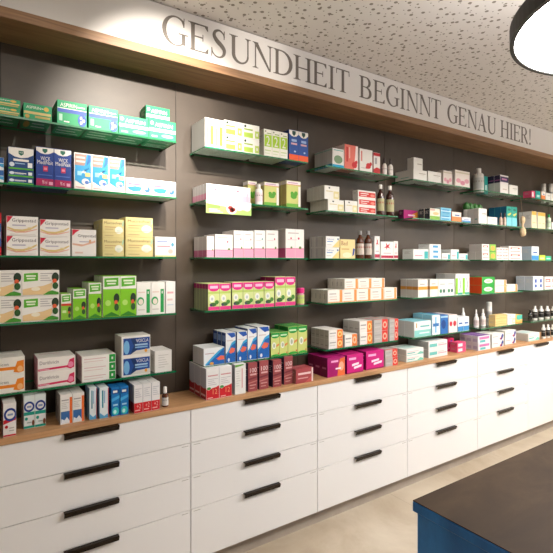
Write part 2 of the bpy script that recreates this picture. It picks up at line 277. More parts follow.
# kind of carton: how it looks, colour of the front, colour of the sides, print on each face (f front, l left side, t top, b underside)
KINDS = {
 'aspirin_gold': ('green painkiller carton with gold band','#0e9a62','#0e9a62',{'f':[('t','ASPIRIN',0.1,0.68,0.6,0.86,'#efece6'),('r',0.62,0.74,0.7,0.79,'#efece6'),('e',0.8,0.76,0.09,0.14,'#d9b24b'),('r',0,0.34,0.97,0.5,'#d8c07a'),('e',0.13,0.17,0.08,0.12,'#c9a24a'),('r',0.4,0.12,0.94,0.26,'#b9a65a')],'l':[('r',0.18,0.755,0.8,0.78,'#d8d4cc'),('r',0.18,0.685,0.558,0.71,'#d8d4cc'),('r',0.18,0.615,0.639,0.64,'#d8d4cc'),('r',0.18,0.545,0.719,0.57,'#d8d4cc')],'b':[('e',0.17,0.5,0.11,0.3,'#c9a24a'),('r',0.35,0.3,0.85,0.38,'#d5e8dc'),('r',0.35,0.6,0.8,0.68,'#d5e8dc')]}),
 'aspirin_blue': ('green painkiller carton with blue band','#0e9a62','#0e9a62',{'f':[('t','ASPIRIN',0.1,0.74,0.66,0.9,'#efece6'),('r',0.68,0.78,0.93,0.83,'#efece6'),('r',0,0.5,1,0.66,'#2b50a8'),('r',0,0.66,1,0.69,'#efece6'),('e',0.84,0.27,0.15,0.26,'#2450b4'),('e',0.8,0.36,0.04,0.07,'#efece6'),('e',0.89,0.26,0.04,0.07,'#efece6'),('e',0.8,0.16,0.04,0.07,'#efece6'),('r',0.06,0.14,0.17,0.42,'#a7d8c0'),('r',0.22,0.1,0.4,0.15,'#efece6')],'l':[('r',0.18,0.755,0.8,0.78,'#d8d4cc'),('r',0.18,0.685,0.558,0.71,'#d8d4cc'),('r',0.18,0.615,0.639,0.64,'#d8d4cc'),('r',0.18,0.545,0.719,0.57,'#d8d4cc')],'b':[('r',0.1,0.15,0.9,0.22,'#d5e8dc'),('r',0.1,0.4,0.75,0.47,'#d5e8dc'),('r',0.1,0.65,0.9,0.72,'#d5e8dc')]}),
 'aspirin_white': ('green painkiller carton with white stripe','#0e9a62','#0e9a62',{'f':[('t','ASPIRIN',0.22,0.64,0.88,0.84,'#efece6'),('e',0.11,0.8,0.06,0.09,'#efece6'),('r',0,0.38,1,0.54,'#efece6'),('e',0.68,0.2,0.22,0.08,'#9fdcc0'),('r',0.1,0.1,0.3,0.17,'#cfeede')],'l':[('r',0.18,0.755,0.8,0.78,'#d8d4cc'),('r',0.18,0.685,0.558,0.71,'#d8d4cc'),('r',0.18,0.615,0.639,0.64,'#d8d4cc'),('r',0.18,0.545,0.719,0.57,'#d8d4cc')],'b':[('r',0.1,0.15,0.9,0.22,'#d5e8dc'),('r',0.1,0.4,0.75,0.47,'#d5e8dc'),('r',0.1,0.65,0.9,0.72,'#d5e8dc')]}),
 'blue_wave': ('blue and white cold remedy carton','#e8eef2','#e8eef2',{'f':[('r',0,0.55,1,1,'#1d5fa8'),('p',[(0,0.1),(0.5,0.35),(1,0.2),(1,0.5),(0,0.5)],'#3a9ed2')],'l':[('r',0.18,0.755,0.8,0.78,'#b8b3aa'),('r',0.18,0.685,0.558,0.71,'#b8b3aa'),('r',0.18,0.615,0.639,0.64,'#b8b3aa'),('r',0.18,0.545,0.719,0.57,'#b8b3aa')]}),
 'wick_flat': ('blue cold remedy carton with green base','#15427f','#15427f',{'f':[('r',0,0,1,0.22,'#58b531'),('r',0.25,0.45,0.7,0.58,'#efece6'),('r',0.25,0.34,0.6,0.39,'#9fc6e8'),('e',0.14,0.5,0.1,0.2,'#dfe9f2'),('r',0.78,0.32,0.93,0.75,'#eef1f4')],'l':[('r',0.18,0.755,0.8,0.78,'#d8d4cc'),('r',0.18,0.685,0.558,0.71,'#d8d4cc'),('r',0.18,0.615,0.639,0.64,'#d8d4cc'),('r',0.18,0.545,0.719,0.57,'#d8d4cc')]}),
 'wick_arch': ('blue cold remedy carton with white arch','#15427f','#15427f',{'f':[('p',[(0,1),(0,0.72),(0.25,0.58),(0.5,0.53),(0.75,0.58),(1,0.72),(1,1)],'#efece6'),('p',[(0.4,0.86),(0.6,0.86),(0.6,0.72),(0.5,0.64),(0.4,0.72)],'#1c6a55'),('t','WICK',0.43,0.74,0.57,0.82,'#efece6'),('r',0.2,0.38,0.8,0.48,'#efece6'),('r',0.25,0.26,0.65,0.3,'#9fc6e8'),('r',0,0,1,0.08,'#58b531'),('r',0.76,0.12,0.94,0.34,'#eef1f4'),('e',0.14,0.22,0.1,0.1,'#dfe9f2')],'l':[('r',0.18,0.755,0.8,0.78,'#d8d4cc'),('r',0.18,0.685,0.558,0.71,'#d8d4cc'),('r',0.18,0.615,0.639,0.64,'#d8d4cc'),('r',0.18,0.545,0.719,0.57,'#d8d4cc')]}),
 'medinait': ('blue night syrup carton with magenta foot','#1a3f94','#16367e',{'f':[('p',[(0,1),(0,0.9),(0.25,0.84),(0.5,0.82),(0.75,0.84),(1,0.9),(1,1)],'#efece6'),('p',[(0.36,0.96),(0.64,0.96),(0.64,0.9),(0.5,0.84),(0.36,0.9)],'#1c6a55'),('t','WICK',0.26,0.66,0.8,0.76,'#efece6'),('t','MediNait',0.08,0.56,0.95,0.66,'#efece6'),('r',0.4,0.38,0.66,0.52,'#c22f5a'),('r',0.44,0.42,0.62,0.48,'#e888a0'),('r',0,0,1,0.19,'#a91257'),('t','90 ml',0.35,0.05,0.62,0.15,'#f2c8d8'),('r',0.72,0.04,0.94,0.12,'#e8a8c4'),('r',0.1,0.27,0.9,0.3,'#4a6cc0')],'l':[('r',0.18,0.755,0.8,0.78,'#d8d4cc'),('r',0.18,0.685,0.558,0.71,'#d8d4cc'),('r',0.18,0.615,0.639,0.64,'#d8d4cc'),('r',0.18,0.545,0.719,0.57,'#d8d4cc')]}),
 'splash': ('white carton with blue water splash','#efece6','#efece6',{'f':[('r',0.04,0.1,0.96,0.97,'#2e9ed6'),('p',[(0.04,0.66),(0.6,0.66),(0.72,0.97),(0.04,0.97)],'#b08f84'),('r',0.1,0.74,0.62,0.79,'#e9d9d0'),('r',0.1,0.85,0.62,0.9,'#e9d9d0'),('p',[(0.7,0.66),(0.96,0.8),(0.96,0.97),(0.8,0.97)],'#2370b8'),('p',[(0.45,0.5),(0.9,0.62),(0.6,0.54),(0.75,0.42),(0.5,0.46),(0.3,0.38)],'#d6effa'),('r',0.18,0.38,0.42,0.5,'#9ad6f0'),('r',0.62,0.36,0.92,0.47,'#e3cf8a'),('p',[(0.04,0),(0.96,0),(0.96,0.2),(0.5,0.12),(0.04,0.24)],'#efece6'),('e',0.64,0.22,0.22,0.085,'#e9e4ea'),('e',0.72,0.2,0.12,0.05,'#5b7fc4'),('r',0.08,0.04,0.6,0.07,'#d8a0a8')],'l':[('r',0.18,0.755,0.8,0.78,'#b8b3aa'),('r',0.18,0.685,0.558,0.71,'#b8b3aa'),('r',0.18,0.615,0.639,0.64,'#b8b3aa'),('r',0.18,0.545,0.719,0.57,'#b8b3aa')]}),
 'boxa': ('white cold tablet carton with blue swoosh','#eef0f2','#eef0f2',{'f':[('t','BoxaGrippal',0.06,0.74,0.94,0.92,'#3a3f96'),('r',0.08,0.56,0.55,0.66,'#d06a8a'),('p',[(0.04,0.4),(0.35,0.5),(0.62,0.46),(0.55,0.2),(0.3,0.14),(0.12,0.24)],'#2c86cc'),('e',0.8,0.36,0.17,0.3,'#d8e2ee'),('e',0.82,0.34,0.11,0.2,'#2f6fc0'),('e',0.78,0.42,0.06,0.11,'#e4b0a4')],'l':[('r',0.18,0.755,0.8,0.78,'#b8b3aa'),('r',0.18,0.685,0.558,0.71,'#b8b3aa'),('r',0.18,0.615,0.639,0.64,'#b8b3aa'),('r',0.18,0.545,0.719,0.57,'#b8b3aa')]}),
 'redblue': ('red and blue carton','#c8202c','#c8202c',{'f':[('r',0,0.2,1,0.75,'#1f5f9c'),('r',0.1,0.4,0.9,0.55,'#efece6')],'l':[('r',0.18,0.755,0.8,0.78,'#d8d4cc'),('r',0.18,0.685,0.558,0.71,'#d8d4cc'),('r',0.18,0.615,0.639,0.64,'#d8d4cc'),('r',0.18,0.545,0.719,0.57,'#d8d4cc')]}),
 'grippostad': ('white cold capsule carton with red corner','#f0ede8','#f0ede8',{'f':[('p',[(0,1),(0,0.62),(0.1,0.78),(0.2,1)],'#cc1f3c'),('t','Grippostad',0.17,0.66,0.93,0.88,'#3c3540'),('r',0.18,0.5,0.6,0.57,'#b8b4c4'),('p',[(0.02,0.38),(0.25,0.24),(0.5,0.22),(0.75,0.32),(0.96,0.52),(0.96,0.6),(0.72,0.42),(0.5,0.33),(0.25,0.34),(0.02,0.46)],'#dfc584'),('p',[(0,0.3),(0.3,0.16),(0.6,0.18),(0.96,0.34),(0.96,0.38),(0.6,0.24),(0.3,0.22),(0,0.34)],'#e8a890'),('r',0.66,0.4,0.82,0.46,'#e8d8a8'),('r',0.1,0.06,0.9,0.1,'#ddd8d0')],'l':[('r',0.18,0.755,0.8,0.78,'#b8b3aa'),('r',0.18,0.685,0.558,0.71,'#b8b3aa'),('r',0.18,0.615,0.639,0.64,'#b8b3aa'),('r',0.18,0.545,0.719,0.57,'#b8b3aa')]}),
 'grippostad_tall': ('tall white capsule carton with red corner','#f0ede8','#f0ede8',{'f':[('p',[(0,1),(0,0.75),(0.15,0.88),(0.32,1)],'#cc1f3c'),('t','Grippostad',0.24,0.68,0.98,0.82,'#3c3540'),('r',0.3,0.52,0.85,0.56,'#b8b4c4'),('p',[(0.02,0.42),(0.4,0.36),(0.96,0.52),(0.96,0.6),(0.45,0.44),(0.02,0.48)],'#e8b8a0'),('r',0.7,0.5,0.78,0.62,'#e0a878'),('r',0.12,0.1,0.45,0.16,'#e8c8b8')],'l':[('r',0.18,0.755,0.8,0.78,'#b8b3aa'),('r',0.18,0.685,0.558,0.71,'#b8b3aa'),('r',0.18,0.615,0.639,0.64,'#b8b3aa'),('r',0.18,0.545,0.719,0.57,'#b8b3aa')]}),
 'mucos': ('cream yellow cough remedy carton','#dfd192','#dfd192',{'f':[('t','Mucosolvan',0.08,0.74,0.9,0.88,'#6a4a24'),('r',0.1,0.56,0.62,0.6,'#c09a68'),('r',0.1,0.44,0.5,0.48,'#c0a878'),('e',0.76,0.42,0.19,0.2,'#eef0e0'),('r',0.66,0.34,0.86,0.44,'#d8e4d4'),('r',0,0.28,1,0.3,'#cdb878'),('r',0.1,0.1,0.5,0.14,'#c0a878'),('p',[(0.9,0.6),(1,0.72),(1,0.95),(0.94,0.9)],'#a8d4b4')],'l':[('r',0.18,0.755,0.8,0.78,'#d8d4cc'),('r',0.18,0.685,0.558,0.71,'#d8d4cc'),('r',0.18,0.615,0.639,0.64,'#d8d4cc'),('r',0.18,0.545,0.719,0.57,'#d8d4cc')]}),
 'pinkline': ('small white carton with fine pink print','#f3f1ee','#f3f1ee',{'f':[('r',0.1,0.72,0.6,0.8,'#9aa8cc'),('r',0.1,0.5,0.72,0.56,'#d88a94'),('e',0.84,0.62,0.07,0.1,'#5aa8c8'),('e',0.74,0.28,0.12,0.12,'#ecc0b4'),('r',0,0,1,0.07,'#dcd88a')],'l':[('r',0.18,0.755,0.8,0.78,'#b8b3aa'),('r',0.18,0.685,0.558,0.71,'#b8b3aa'),('r',0.18,0.615,0.639,0.64,'#b8b3aa'),('r',0.18,0.545,0.719,0.57,'#b8b3aa')]}),
 'pinkline_tall': ('tall white carton with pale pink print','#f3f1ee','#f3f1ee',{'f':[('r',0.15,0.62,0.8,0.68,'#e8b0b4'),('r',0.15,0.4,0.7,0.46,'#e8c8c4'),('r',0.15,0.25,0.8,0.28,'#c8d8e4')],'l':[('r',0.18,0.755,0.8,0.78,'#b8b3aa'),('r',0.18,0.685,0.558,0.71,'#b8b3aa'),('r',0.18,0.615,0.639,0.64,'#b8b3aa'),('r',0.18,0.545,0.719,0.57,'#b8b3aa')]}),
 'veg_wide': ('wide white carton with vegetable picture','#f0ede4','#f0ede4',{'f':[('p',[(0.05,0.55),(0.42,0.592),(0.42,0.9),(0.05,0.872)],'#5cb52c'),('r',0.106,0.746,0.364,0.809,'#eaf6d8'),('r',0.124,0.648,0.346,0.704,'#eaf6d8'),('r',0.48,0.85,0.82,0.88,'#b0aaa8'),('r',0.48,0.76,0.687,0.79,'#b0aaa8'),('r',0.48,0.67,0.732,0.7,'#b0aaa8'),('r',0.48,0.58,0.776,0.61,'#b0aaa8'),('p',[(0.02,0.04),(0.02,0.26),(0.3,0.34),(0.55,0.38),(0.8,0.5),(0.8,0.3),(0.7,0.04)],'#ecca94'),('e',0.36,0.27,0.12,0.08,'#f4ead0'),('e',0.89,0.72,0.1,0.187,'#243a24'),('e',0.87,0.567,0.06,0.088,'#e0603a'),('e',0.89,0.38,0.08,0.136,'#2f5a2c'),('p',[(0.55,0.03),(0.7,0.16),(0.8,0.2),(0.98,0.12),(0.98,0.03)],'#4c9a34')],'l':[('r',0.18,0.755,0.8,0.78,'#b8b3aa'),('r',0.18,0.685,0.558,0.71,'#b8b3aa'),('r',0.18,0.615,0.639,0.64,'#b8b3aa'),('r',0.18,0.545,0.719,0.57,'#b8b3aa')]}),
 'veg_red': ('small lime carton with red band','#8cc63c','#e8e8dc',{'f':[('r',0,0.6,1,1,'#f0efe6'),('p',[(0.1,0.68),(0.9,0.712),(0.9,0.95),(0.1,0.928)],'#5cb52c'),('r',0.22,0.831,0.78,0.88,'#eaf6d8'),('r',0.26,0.756,0.74,0.799,'#eaf6d8'),('r',0,0.53,1,0.62,'#d8402c'),('e',0.82,0.37,0.16,0.121,'#243a24'),('e',0.788,0.271,0.096,0.057,'#e0603a'),('e',0.82,0.15,0.128,0.088,'#2f5a2c'),('r',0.12,0.26,0.5,0.36,'#d8ecb0')],'l':[('r',0.18,0.755,0.8,0.78,'#b8b3aa'),('r',0.18,0.685,0.558,0.71,'#b8b3aa'),('r',0.18,0.615,0.639,0.64,'#b8b3aa'),('r',0.18,0.545,0.719,0.57,'#b8b3aa')]}),
 'veg_tall': ('lime green carton with vegetable picture','#84cc24','#ecebe2',{'f':[('r',0,0.68,1,1,'#f2f1ea'),('p',[(0.08,0.73),(0.92,0.758),(0.92,0.96),(0.08,0.942)],'#5cb52c'),('r',0.206,0.859,0.794,0.9,'#eaf6d8'),('r',0.248,0.794,0.752,0.831,'#eaf6d8'),('p',[(0.05,0.03),(0.5,0.12),(0.95,0.03),(0.95,0),(0.05,0)],'#3a8a2a'),('e',0.3,0.34,0.17,0.07,'#b8e470'),('e',0.8,0.45,0.17,0.121,'#243a24'),('e',0.766,0.351,0.102,0.057,'#e0603a'),('e',0.8,0.23,0.136,0.088,'#2f5a2c')],'l':[('r',0.18,0.755,0.8,0.78,'#b8b3aa'),('r',0.18,0.685,0.558,0.71,'#b8b3aa'),('r',0.18,0.615,0.639,0.64,'#b8b3aa'),('r',0.18,0.545,0.719,0.57,'#b8b3aa')]}),
 'greenstripe': ('white carton with green vertical stripe','#f3f0ea','#f3f0ea',{'f':[('r',0.68,0.05,0.93,0.78,'#1f9a4c'),('r',0.77,0.64,0.84,0.72,'#efece6'),('e',0.26,0.42,0.25,0.13,'#3aa860'),('e',0.28,0.4,0.17,0.09,'#f0e2d4'),('r',0.08,0.68,0.58,0.71,'#e4c8bc'),('r',0.08,0.14,0.55,0.17,'#cfc8c0')],'l':[('r',0.18,0.755,0.8,0.78,'#b8b3aa'),('r',0.18,0.685,0.558,0.71,'#b8b3aa'),('r',0.18,0.615,0.639,0.64,'#b8b3aa'),('r',0.18,0.545,0.719,0.57,'#b8b3aa')]}),
 'orangeband': ('white carton with orange band','#efebe0','#efebe0',{'f':[('r',0,0.28,0.82,0.46,'#ee8822'),('p',[(0.76,0.15),(0.84,0.75),(0.98,0.8),(0.98,0.15),(0.88,0.08)],'#ee8822'),('e',0.9,0.3,0.06,0.18,'#f6b878'),('t','icon',0.5,0.54,0.66,0.7,'#5a544e')],'l':[('r',0.18,0.755,0.8,0.78,'#b8b3aa'),('r',0.18,0.685,0.558,0.71,'#b8b3aa'),('r',0.18,0.615,0.639,0.64,'#b8b3aa'),('r',0.18,0.545,0.719,0.57,'#b8b3aa')],'t':[('r',0.1,0.775,0.9,0.8,'#c8c4bc'),('r',0.1,0.705,0.588,0.73,'#c8c4bc'),('r',0.1,0.635,0.692,0.66,'#c8c4bc')]}),
 'dorithricin': ('white throat tablet carton, pink band','#f0eae2','#d98a98',{'f':[('t','Dorithricin',0.05,0.56,0.55,0.8,'#5a4a50'),('p',[(0,0.28),(0.78,0.36),(0.84,0.75),(0.97,0.85),(0.97,0.2),(0.86,0.1),(0.76,0.22),(0,0.14)],'#d9275a'),('e',0.87,0.4,0.08,0.2,'#ee88a8'),('r',0.04,0.2,0.3,0.25,'#f4c0cc')],'l':[('r',0.18,0.755,0.8,0.78,'#d8d4cc'),('r',0.18,0.685,0.558,0.71,'#d8d4cc'),('r',0.18,0.615,0.639,0.64,'#d8d4cc'),('r',0.18,0.545,0.719,0.57,'#d8d4cc')],'t':[('r',0.1,0.775,0.9,0.8,'#d4a8ac'),('r',0.1,0.705,0.588,0.73,'#d4a8ac'),('r',0.1,0.635,0.692,0.66,'#d4a8ac')]}),
 'greenend': ('flat white carton with green end','#f2efe8','#f2efe8',{'f':[('r',0.8,0.04,0.99,0.96,'#1f9a3c'),('r',0.87,0.35,0.92,0.65,'#efece6'),('r',0.06,0.6,0.7,0.68,'#dcb0b0'),('r',0.06,0.3,0.62,0.37,'#e0c4c0')],'l':[('r',0.18,0.755,0.8,0.78,'#b8b3aa'),('r',0.18,0.685,0.558,0.71,'#b8b3aa'),('r',0.18,0.615,0.639,0.64,'#b8b3aa'),('r',0.18,0.545,0.719,0.57,'#b8b3aa')]}),
 'voicla': ('white pain gel carton, blue panel','#eeeae2','#d8d0c8',{'f':[('r',0.06,0.08,0.98,0.9,'#1c4a96'),('p',[(0.3,0.9),(0.42,0.5),(0.3,0.1),(0.5,0.1),(0.56,0.5),(0.46,0.9)],'#143468'),('e',0.17,0.45,0.1,0.34,'#78b4e0'),('t','VOICLA',0.5,0.66,0.93,0.83,'#efece6'),('r',0.46,0.5,0.9,0.58,'#a8cce8'),('r',0.46,0.38,0.9,0.45,'#88b4dc'),('p',[(0.3,0.08),(0.5,0.26),(0.98,0.3),(0.98,0.08)],'#d8d4cc'),('e',0.84,0.22,0.05,0.09,'#eaa43c')],'l':[('r',0.18,0.755,0.8,0.78,'#d8d4cc'),('r',0.18,0.685,0.558,0.71,'#d8d4cc'),('r',0.18,0.615,0.639,0.64,'#d8d4cc'),('r',0.18,0.545,0.719,0.57,'#d8d4cc')]}),
 'whitegrey': ('plain white carton with faint grey print','#e9e6e0','#e9e6e0',{'f':[('r',0.2,0.77,0.8,0.8,'#c4c0ba'),('r',0.2,0.66,0.566,0.69,'#c4c0ba'),('r',0.2,0.55,0.644,0.58,'#c4c0ba'),('r',0.2,0.44,0.722,0.47,'#c4c0ba'),('r',0.2,0.33,0.8,0.36,'#c4c0ba'),('r',0.2,0.22,0.566,0.25,'#c4c0ba')],'l':[('r',0.18,0.755,0.8,0.78,'#b8b3aa'),('r',0.18,0.685,0.558,0.71,'#b8b3aa'),('r',0.18,0.615,0.639,0.64,'#b8b3aa'),('r',0.18,0.545,0.719,0.57,'#b8b3aa')]}),
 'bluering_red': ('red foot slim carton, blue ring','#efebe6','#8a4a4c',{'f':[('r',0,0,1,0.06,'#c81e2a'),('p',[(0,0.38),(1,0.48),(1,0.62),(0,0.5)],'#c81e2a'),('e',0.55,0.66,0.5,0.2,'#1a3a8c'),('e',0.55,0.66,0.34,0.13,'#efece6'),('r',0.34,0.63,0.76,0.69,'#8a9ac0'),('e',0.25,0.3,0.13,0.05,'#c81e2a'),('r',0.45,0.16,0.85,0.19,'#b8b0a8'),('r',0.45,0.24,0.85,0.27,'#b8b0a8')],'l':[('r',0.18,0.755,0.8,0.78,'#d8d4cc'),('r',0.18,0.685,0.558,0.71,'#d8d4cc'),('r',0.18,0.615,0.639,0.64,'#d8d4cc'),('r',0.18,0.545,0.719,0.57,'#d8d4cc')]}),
 'bluering_teal': ('teal banded slim carton, blue ring','#e8efec','#c8c8c4',{'f':[('r',0,0.4,1,0.5,'#1aa088'),('r',0,0,1,0.08,'#1aa088'),('e',0.5,0.66,0.48,0.16,'#1a3a8c'),('e',0.5,0.66,0.32,0.1,'#efece6'),('r',0.3,0.63,0.7,0.69,'#8a9ac0'),('e',0.24,0.3,0.14,0.05,'#1aa088'),('r',0.3,0.16,0.7,0.2,'#a8b8b0'),('e',0.86,0.16,0.12,0.09,'#7a4a34')],'l':[('r',0.18,0.755,0.8,0.78,'#d8d4cc'),('r',0.18,0.685,0.558,0.71,'#d8d4cc'),('r',0.18,0.615,0.639,0.64,'#d8d4cc'),('r',0.18,0.545,0.719,0.57,'#d8d4cc')]}),
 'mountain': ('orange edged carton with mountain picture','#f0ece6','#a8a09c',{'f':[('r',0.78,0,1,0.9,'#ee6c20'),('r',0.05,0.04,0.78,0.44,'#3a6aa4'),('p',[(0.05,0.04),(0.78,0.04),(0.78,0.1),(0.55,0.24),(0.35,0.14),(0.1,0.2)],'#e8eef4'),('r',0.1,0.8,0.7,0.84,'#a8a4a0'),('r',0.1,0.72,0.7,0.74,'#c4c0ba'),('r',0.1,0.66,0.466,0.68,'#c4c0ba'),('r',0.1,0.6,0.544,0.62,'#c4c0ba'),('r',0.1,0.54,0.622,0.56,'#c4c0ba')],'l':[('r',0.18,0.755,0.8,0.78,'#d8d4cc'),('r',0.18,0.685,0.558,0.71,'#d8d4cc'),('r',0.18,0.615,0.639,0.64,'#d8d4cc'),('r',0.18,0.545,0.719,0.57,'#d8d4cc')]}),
 'lightblue_slim': ('slim white carton with teal lettering','#e6eef0','#8cb4d4',{'f':[('r',0.25,0.35,0.42,0.92,'#2a8a9c'),('r',0.5,0.5,0.6,0.9,'#6aa0d0'),('p',[(0,0),(1,0),(1,0.16),(0.5,0.08),(0,0.2)],'#58a8d8'),('r',0.92,0.02,1,0.98,'#cc3a4c')],'l':[('r',0.18,0.755,0.8,0.78,'#d8d4cc'),('r',0.18,0.685,0.558,0.71,'#d8d4cc'),('r',0.18,0.615,0.639,0.64,'#d8d4cc'),('r',0.18,0.545,0.719,0.57,'#d8d4cc')]}),
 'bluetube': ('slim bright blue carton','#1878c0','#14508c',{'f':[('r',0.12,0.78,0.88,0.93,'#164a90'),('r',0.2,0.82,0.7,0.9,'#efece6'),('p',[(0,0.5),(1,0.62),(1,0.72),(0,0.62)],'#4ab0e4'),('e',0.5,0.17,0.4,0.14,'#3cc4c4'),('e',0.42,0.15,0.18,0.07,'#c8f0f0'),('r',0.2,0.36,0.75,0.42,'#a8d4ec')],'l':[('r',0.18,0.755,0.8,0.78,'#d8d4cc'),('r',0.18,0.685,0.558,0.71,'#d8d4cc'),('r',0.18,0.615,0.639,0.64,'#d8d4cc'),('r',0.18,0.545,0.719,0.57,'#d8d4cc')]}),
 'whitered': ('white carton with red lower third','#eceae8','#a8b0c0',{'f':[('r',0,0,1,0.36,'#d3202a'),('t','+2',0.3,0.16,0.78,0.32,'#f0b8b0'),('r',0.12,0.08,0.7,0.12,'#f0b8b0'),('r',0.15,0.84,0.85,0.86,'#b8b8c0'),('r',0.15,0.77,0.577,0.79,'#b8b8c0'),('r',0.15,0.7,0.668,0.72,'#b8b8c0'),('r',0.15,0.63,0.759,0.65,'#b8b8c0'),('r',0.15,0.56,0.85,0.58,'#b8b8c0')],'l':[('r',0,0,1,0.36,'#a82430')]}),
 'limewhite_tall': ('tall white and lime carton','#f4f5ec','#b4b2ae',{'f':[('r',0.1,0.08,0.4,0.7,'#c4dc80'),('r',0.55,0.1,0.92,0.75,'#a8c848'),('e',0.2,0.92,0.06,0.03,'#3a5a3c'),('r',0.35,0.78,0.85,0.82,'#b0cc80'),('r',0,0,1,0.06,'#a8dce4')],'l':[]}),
 'limewhite_flat': ('flat white and lime carton','#f4f5ec','#f4f5ec',{'f':[('r',0.1,0.08,0.62,0.42,'#b4d454'),('r',0.74,0.1,0.98,0.6,'#bcd860'),('r',0.82,0.25,0.9,0.45,'#efece6'),('e',0.17,0.84,0.06,0.09,'#2c4a38'),('r',0.1,0.58,0.6,0.68,'#9cbc54')],'l':[('r',0.18,0.755,0.8,0.78,'#b8b3aa'),('r',0.18,0.685,0.558,0.71,'#b8b3aa'),('r',0.18,0.615,0.639,0.64,'#b8b3aa'),('r',0.18,0.545,0.719,0.57,'#b8b3aa')],'b':[('r',0.1,0.15,0.9,0.22,'#d5e8dc'),('r',0.1,0.4,0.75,0.47,'#d5e8dc'),('r',0.1,0.65,0.9,0.72,'#d5e8dc')]}),
 'limewhite_two': ('white carton with green number two','#f2f2e8','#e4e2d4',{'f':[('r',0.06,0.36,0.96,0.8,'#a9d338'),('t','2',0.28,0.4,0.72,0.76,'#efece6'),('e',0.2,0.92,0.07,0.03,'#2c4a38'),('r',0.35,0.84,0.9,0.87,'#88a858'),('r',0.1,0.2,0.85,0.24,'#c4d8a0'),('r',0.1,0.1,0.7,0.13,'#d4e0c0')],'l':[('r',0.18,0.755,0.8,0.78,'#b8b3aa'),('r',0.18,0.685,0.558,0.71,'#b8b3aa'),('r',0.18,0.615,0.639,0.64,'#b8b3aa'),('r',0.18,0.545,0.719,0.57,'#b8b3aa')]}),
 'blue_orange': ('royal blue carton with orange foot','#1c4c9c','#163a80',{'f':[('r',0,0,1,0.2,'#ec5a2a'),('p',[(0,1),(0,0.88),(0.25,0.8),(0.5,0.78),(0.75,0.8),(1,0.88),(1,1)],'#efece6'),('p',[(0.32,0.97),(0.68,0.97),(0.68,0.88),(0.5,0.8),(0.32,0.88)],'#1c4a44'),('r',0.25,0.62,0.78,0.7,'#9cb8e4'),('r',0.2,0.52,0.82,0.58,'#d8a8b4'),('e',0.6,0.3,0.1,0.03,'#b8ccf0')],'l':[('r',0.18,0.755,0.8,0.78,'#d8d4cc'),('r',0.18,0.685,0.558,0.71,'#d8d4cc'),('r',0.18,0.615,0.639,0.64,'#d8d4cc'),('r',0.18,0.545,0.719,0.57,'#d8d4cc')]}),
 'pinkcarton': ('white carton with pink foot','#f6f2f2','#c8c4c4',{'f':[('r',0,0,1,0.42,'#f2c0d2'),('e',0.4,0.7,0.05,0.05,'#d84a70'),('r',0.2,0.6,0.8,0.64,'#ecc8d0'),('r',0.8,0.1,0.9,0.6,'#ecb8cc')],'l':[('r',0,0,1,0.42,'#d890ac')]}),
 'limeleaf': ('lime carton with green leaf picture','#d3d47e','#cdbf7c',{'f':[('r',0,0.86,1,1,'#f6f0ee'),('r',0,0.84,1,0.87,'#e09a88'),('r',0,0,1,0.14,'#6fb53c'),('r',0.1,0.9,0.8,0.94,'#d0a8c8'),('e',0.5,0.42,0.22,0.099,'#56a62c'),('e',0.654,0.53,0.132,0.088,'#56a62c'),('e',0.39,0.519,0.121,0.077,'#56a62c'),('r',0.82,0.04,0.98,0.8,'#f2eee6')],'l':[('r',0,0.86,1,1,'#f0e4e4'),('r',0,0,1,0.12,'#8ab458')]}),
 'pinkbase': ('white carton with pink base','#f5f1ec','#d2c8c8',{'f':[('r',0,0,1,0.31,'#f2a4c0'),('r',0,0.31,1,0.34,'#e27a9c'),('e',0.78,0.36,0.07,0.05,'#6a8a48'),('e',0.7,0.68,0.05,0.04,'#cc4a6c'),('r',0.12,0.84,0.7,0.88,'#c4bcbc'),('r',0.1,0.62,0.6,0.64,'#ecc4c8')],'l':[('r',0,0,1,0.34,'#cc6c94')]}),
 'pinkteal': ('white carton, pink base, teal flowers','#f2f3ee','#d2c8c8',{'f':[('r',0,0,1,0.31,'#f2a4c0'),('r',0,0.31,1,0.34,'#e27a9c'),('e',0.78,0.36,0.07,0.05,'#6a8a48'),('e',0.7,0.68,0.05,0.04,'#3a9a9c'),('r',0.12,0.84,0.7,0.88,'#c4bcbc'),('r',0.1,0.62,0.6,0.64,'#ecc4c8')],'l':[('r',0,0,1,0.34,'#cc6c94')]}),
 'pinkbase_wide': ('wide white carton with pink base','#f5f1ec','#d8d0cc',{'f':[('r',0,0,1,0.31,'#f2a4c0'),('r',0,0.31,1,0.34,'#e27a9c'),('e',0.78,0.36,0.07,0.05,'#6a8a48'),('e',0.7,0.68,0.05,0.04,'#cc4a6c'),('r',0.12,0.84,0.7,0.88,'#c4bcbc'),('r',0.1,0.62,0.6,0.64,'#ecc4c8'),('e',0.3,0.36,0.05,0.04,'#6a8a48'),('e',0.28,0.68,0.04,0.035,'#cc4a6c'),('r',0.49,0,0.51,1,'#d8ccd0')],'l':[('r',0,0,1,0.34,'#dd5c94')]}),
 'pinklime': ('lime carton with pink cap stripe','#d9e59a','#98a07c',{'f':[('r',0,0.8,1,1,'#e4298c'),('e',0.5,0.8,0.42,0.09,'#e4298c'),('r',0.16,0.82,0.84,0.92,'#f8c4dc'),('r',0,0.62,1,0.7,'#b8d468'),('e',0.34,0.44,0.22,0.13,'#f2f2e8'),('e',0.34,0.43,0.1,0.06,'#b8c8d0'),('e',0.42,0.22,0.3,0.07,'#3c6a30'),('e',0.75,0.3,0.18,0.08,'#4c8a34'),('e',0.25,0.19,0.1,0.04,'#4a3a68'),('r',0,0,1,0.14,'#e8408c')],'l':[('r',0,0.8,1,1,'#b0206c')]}),
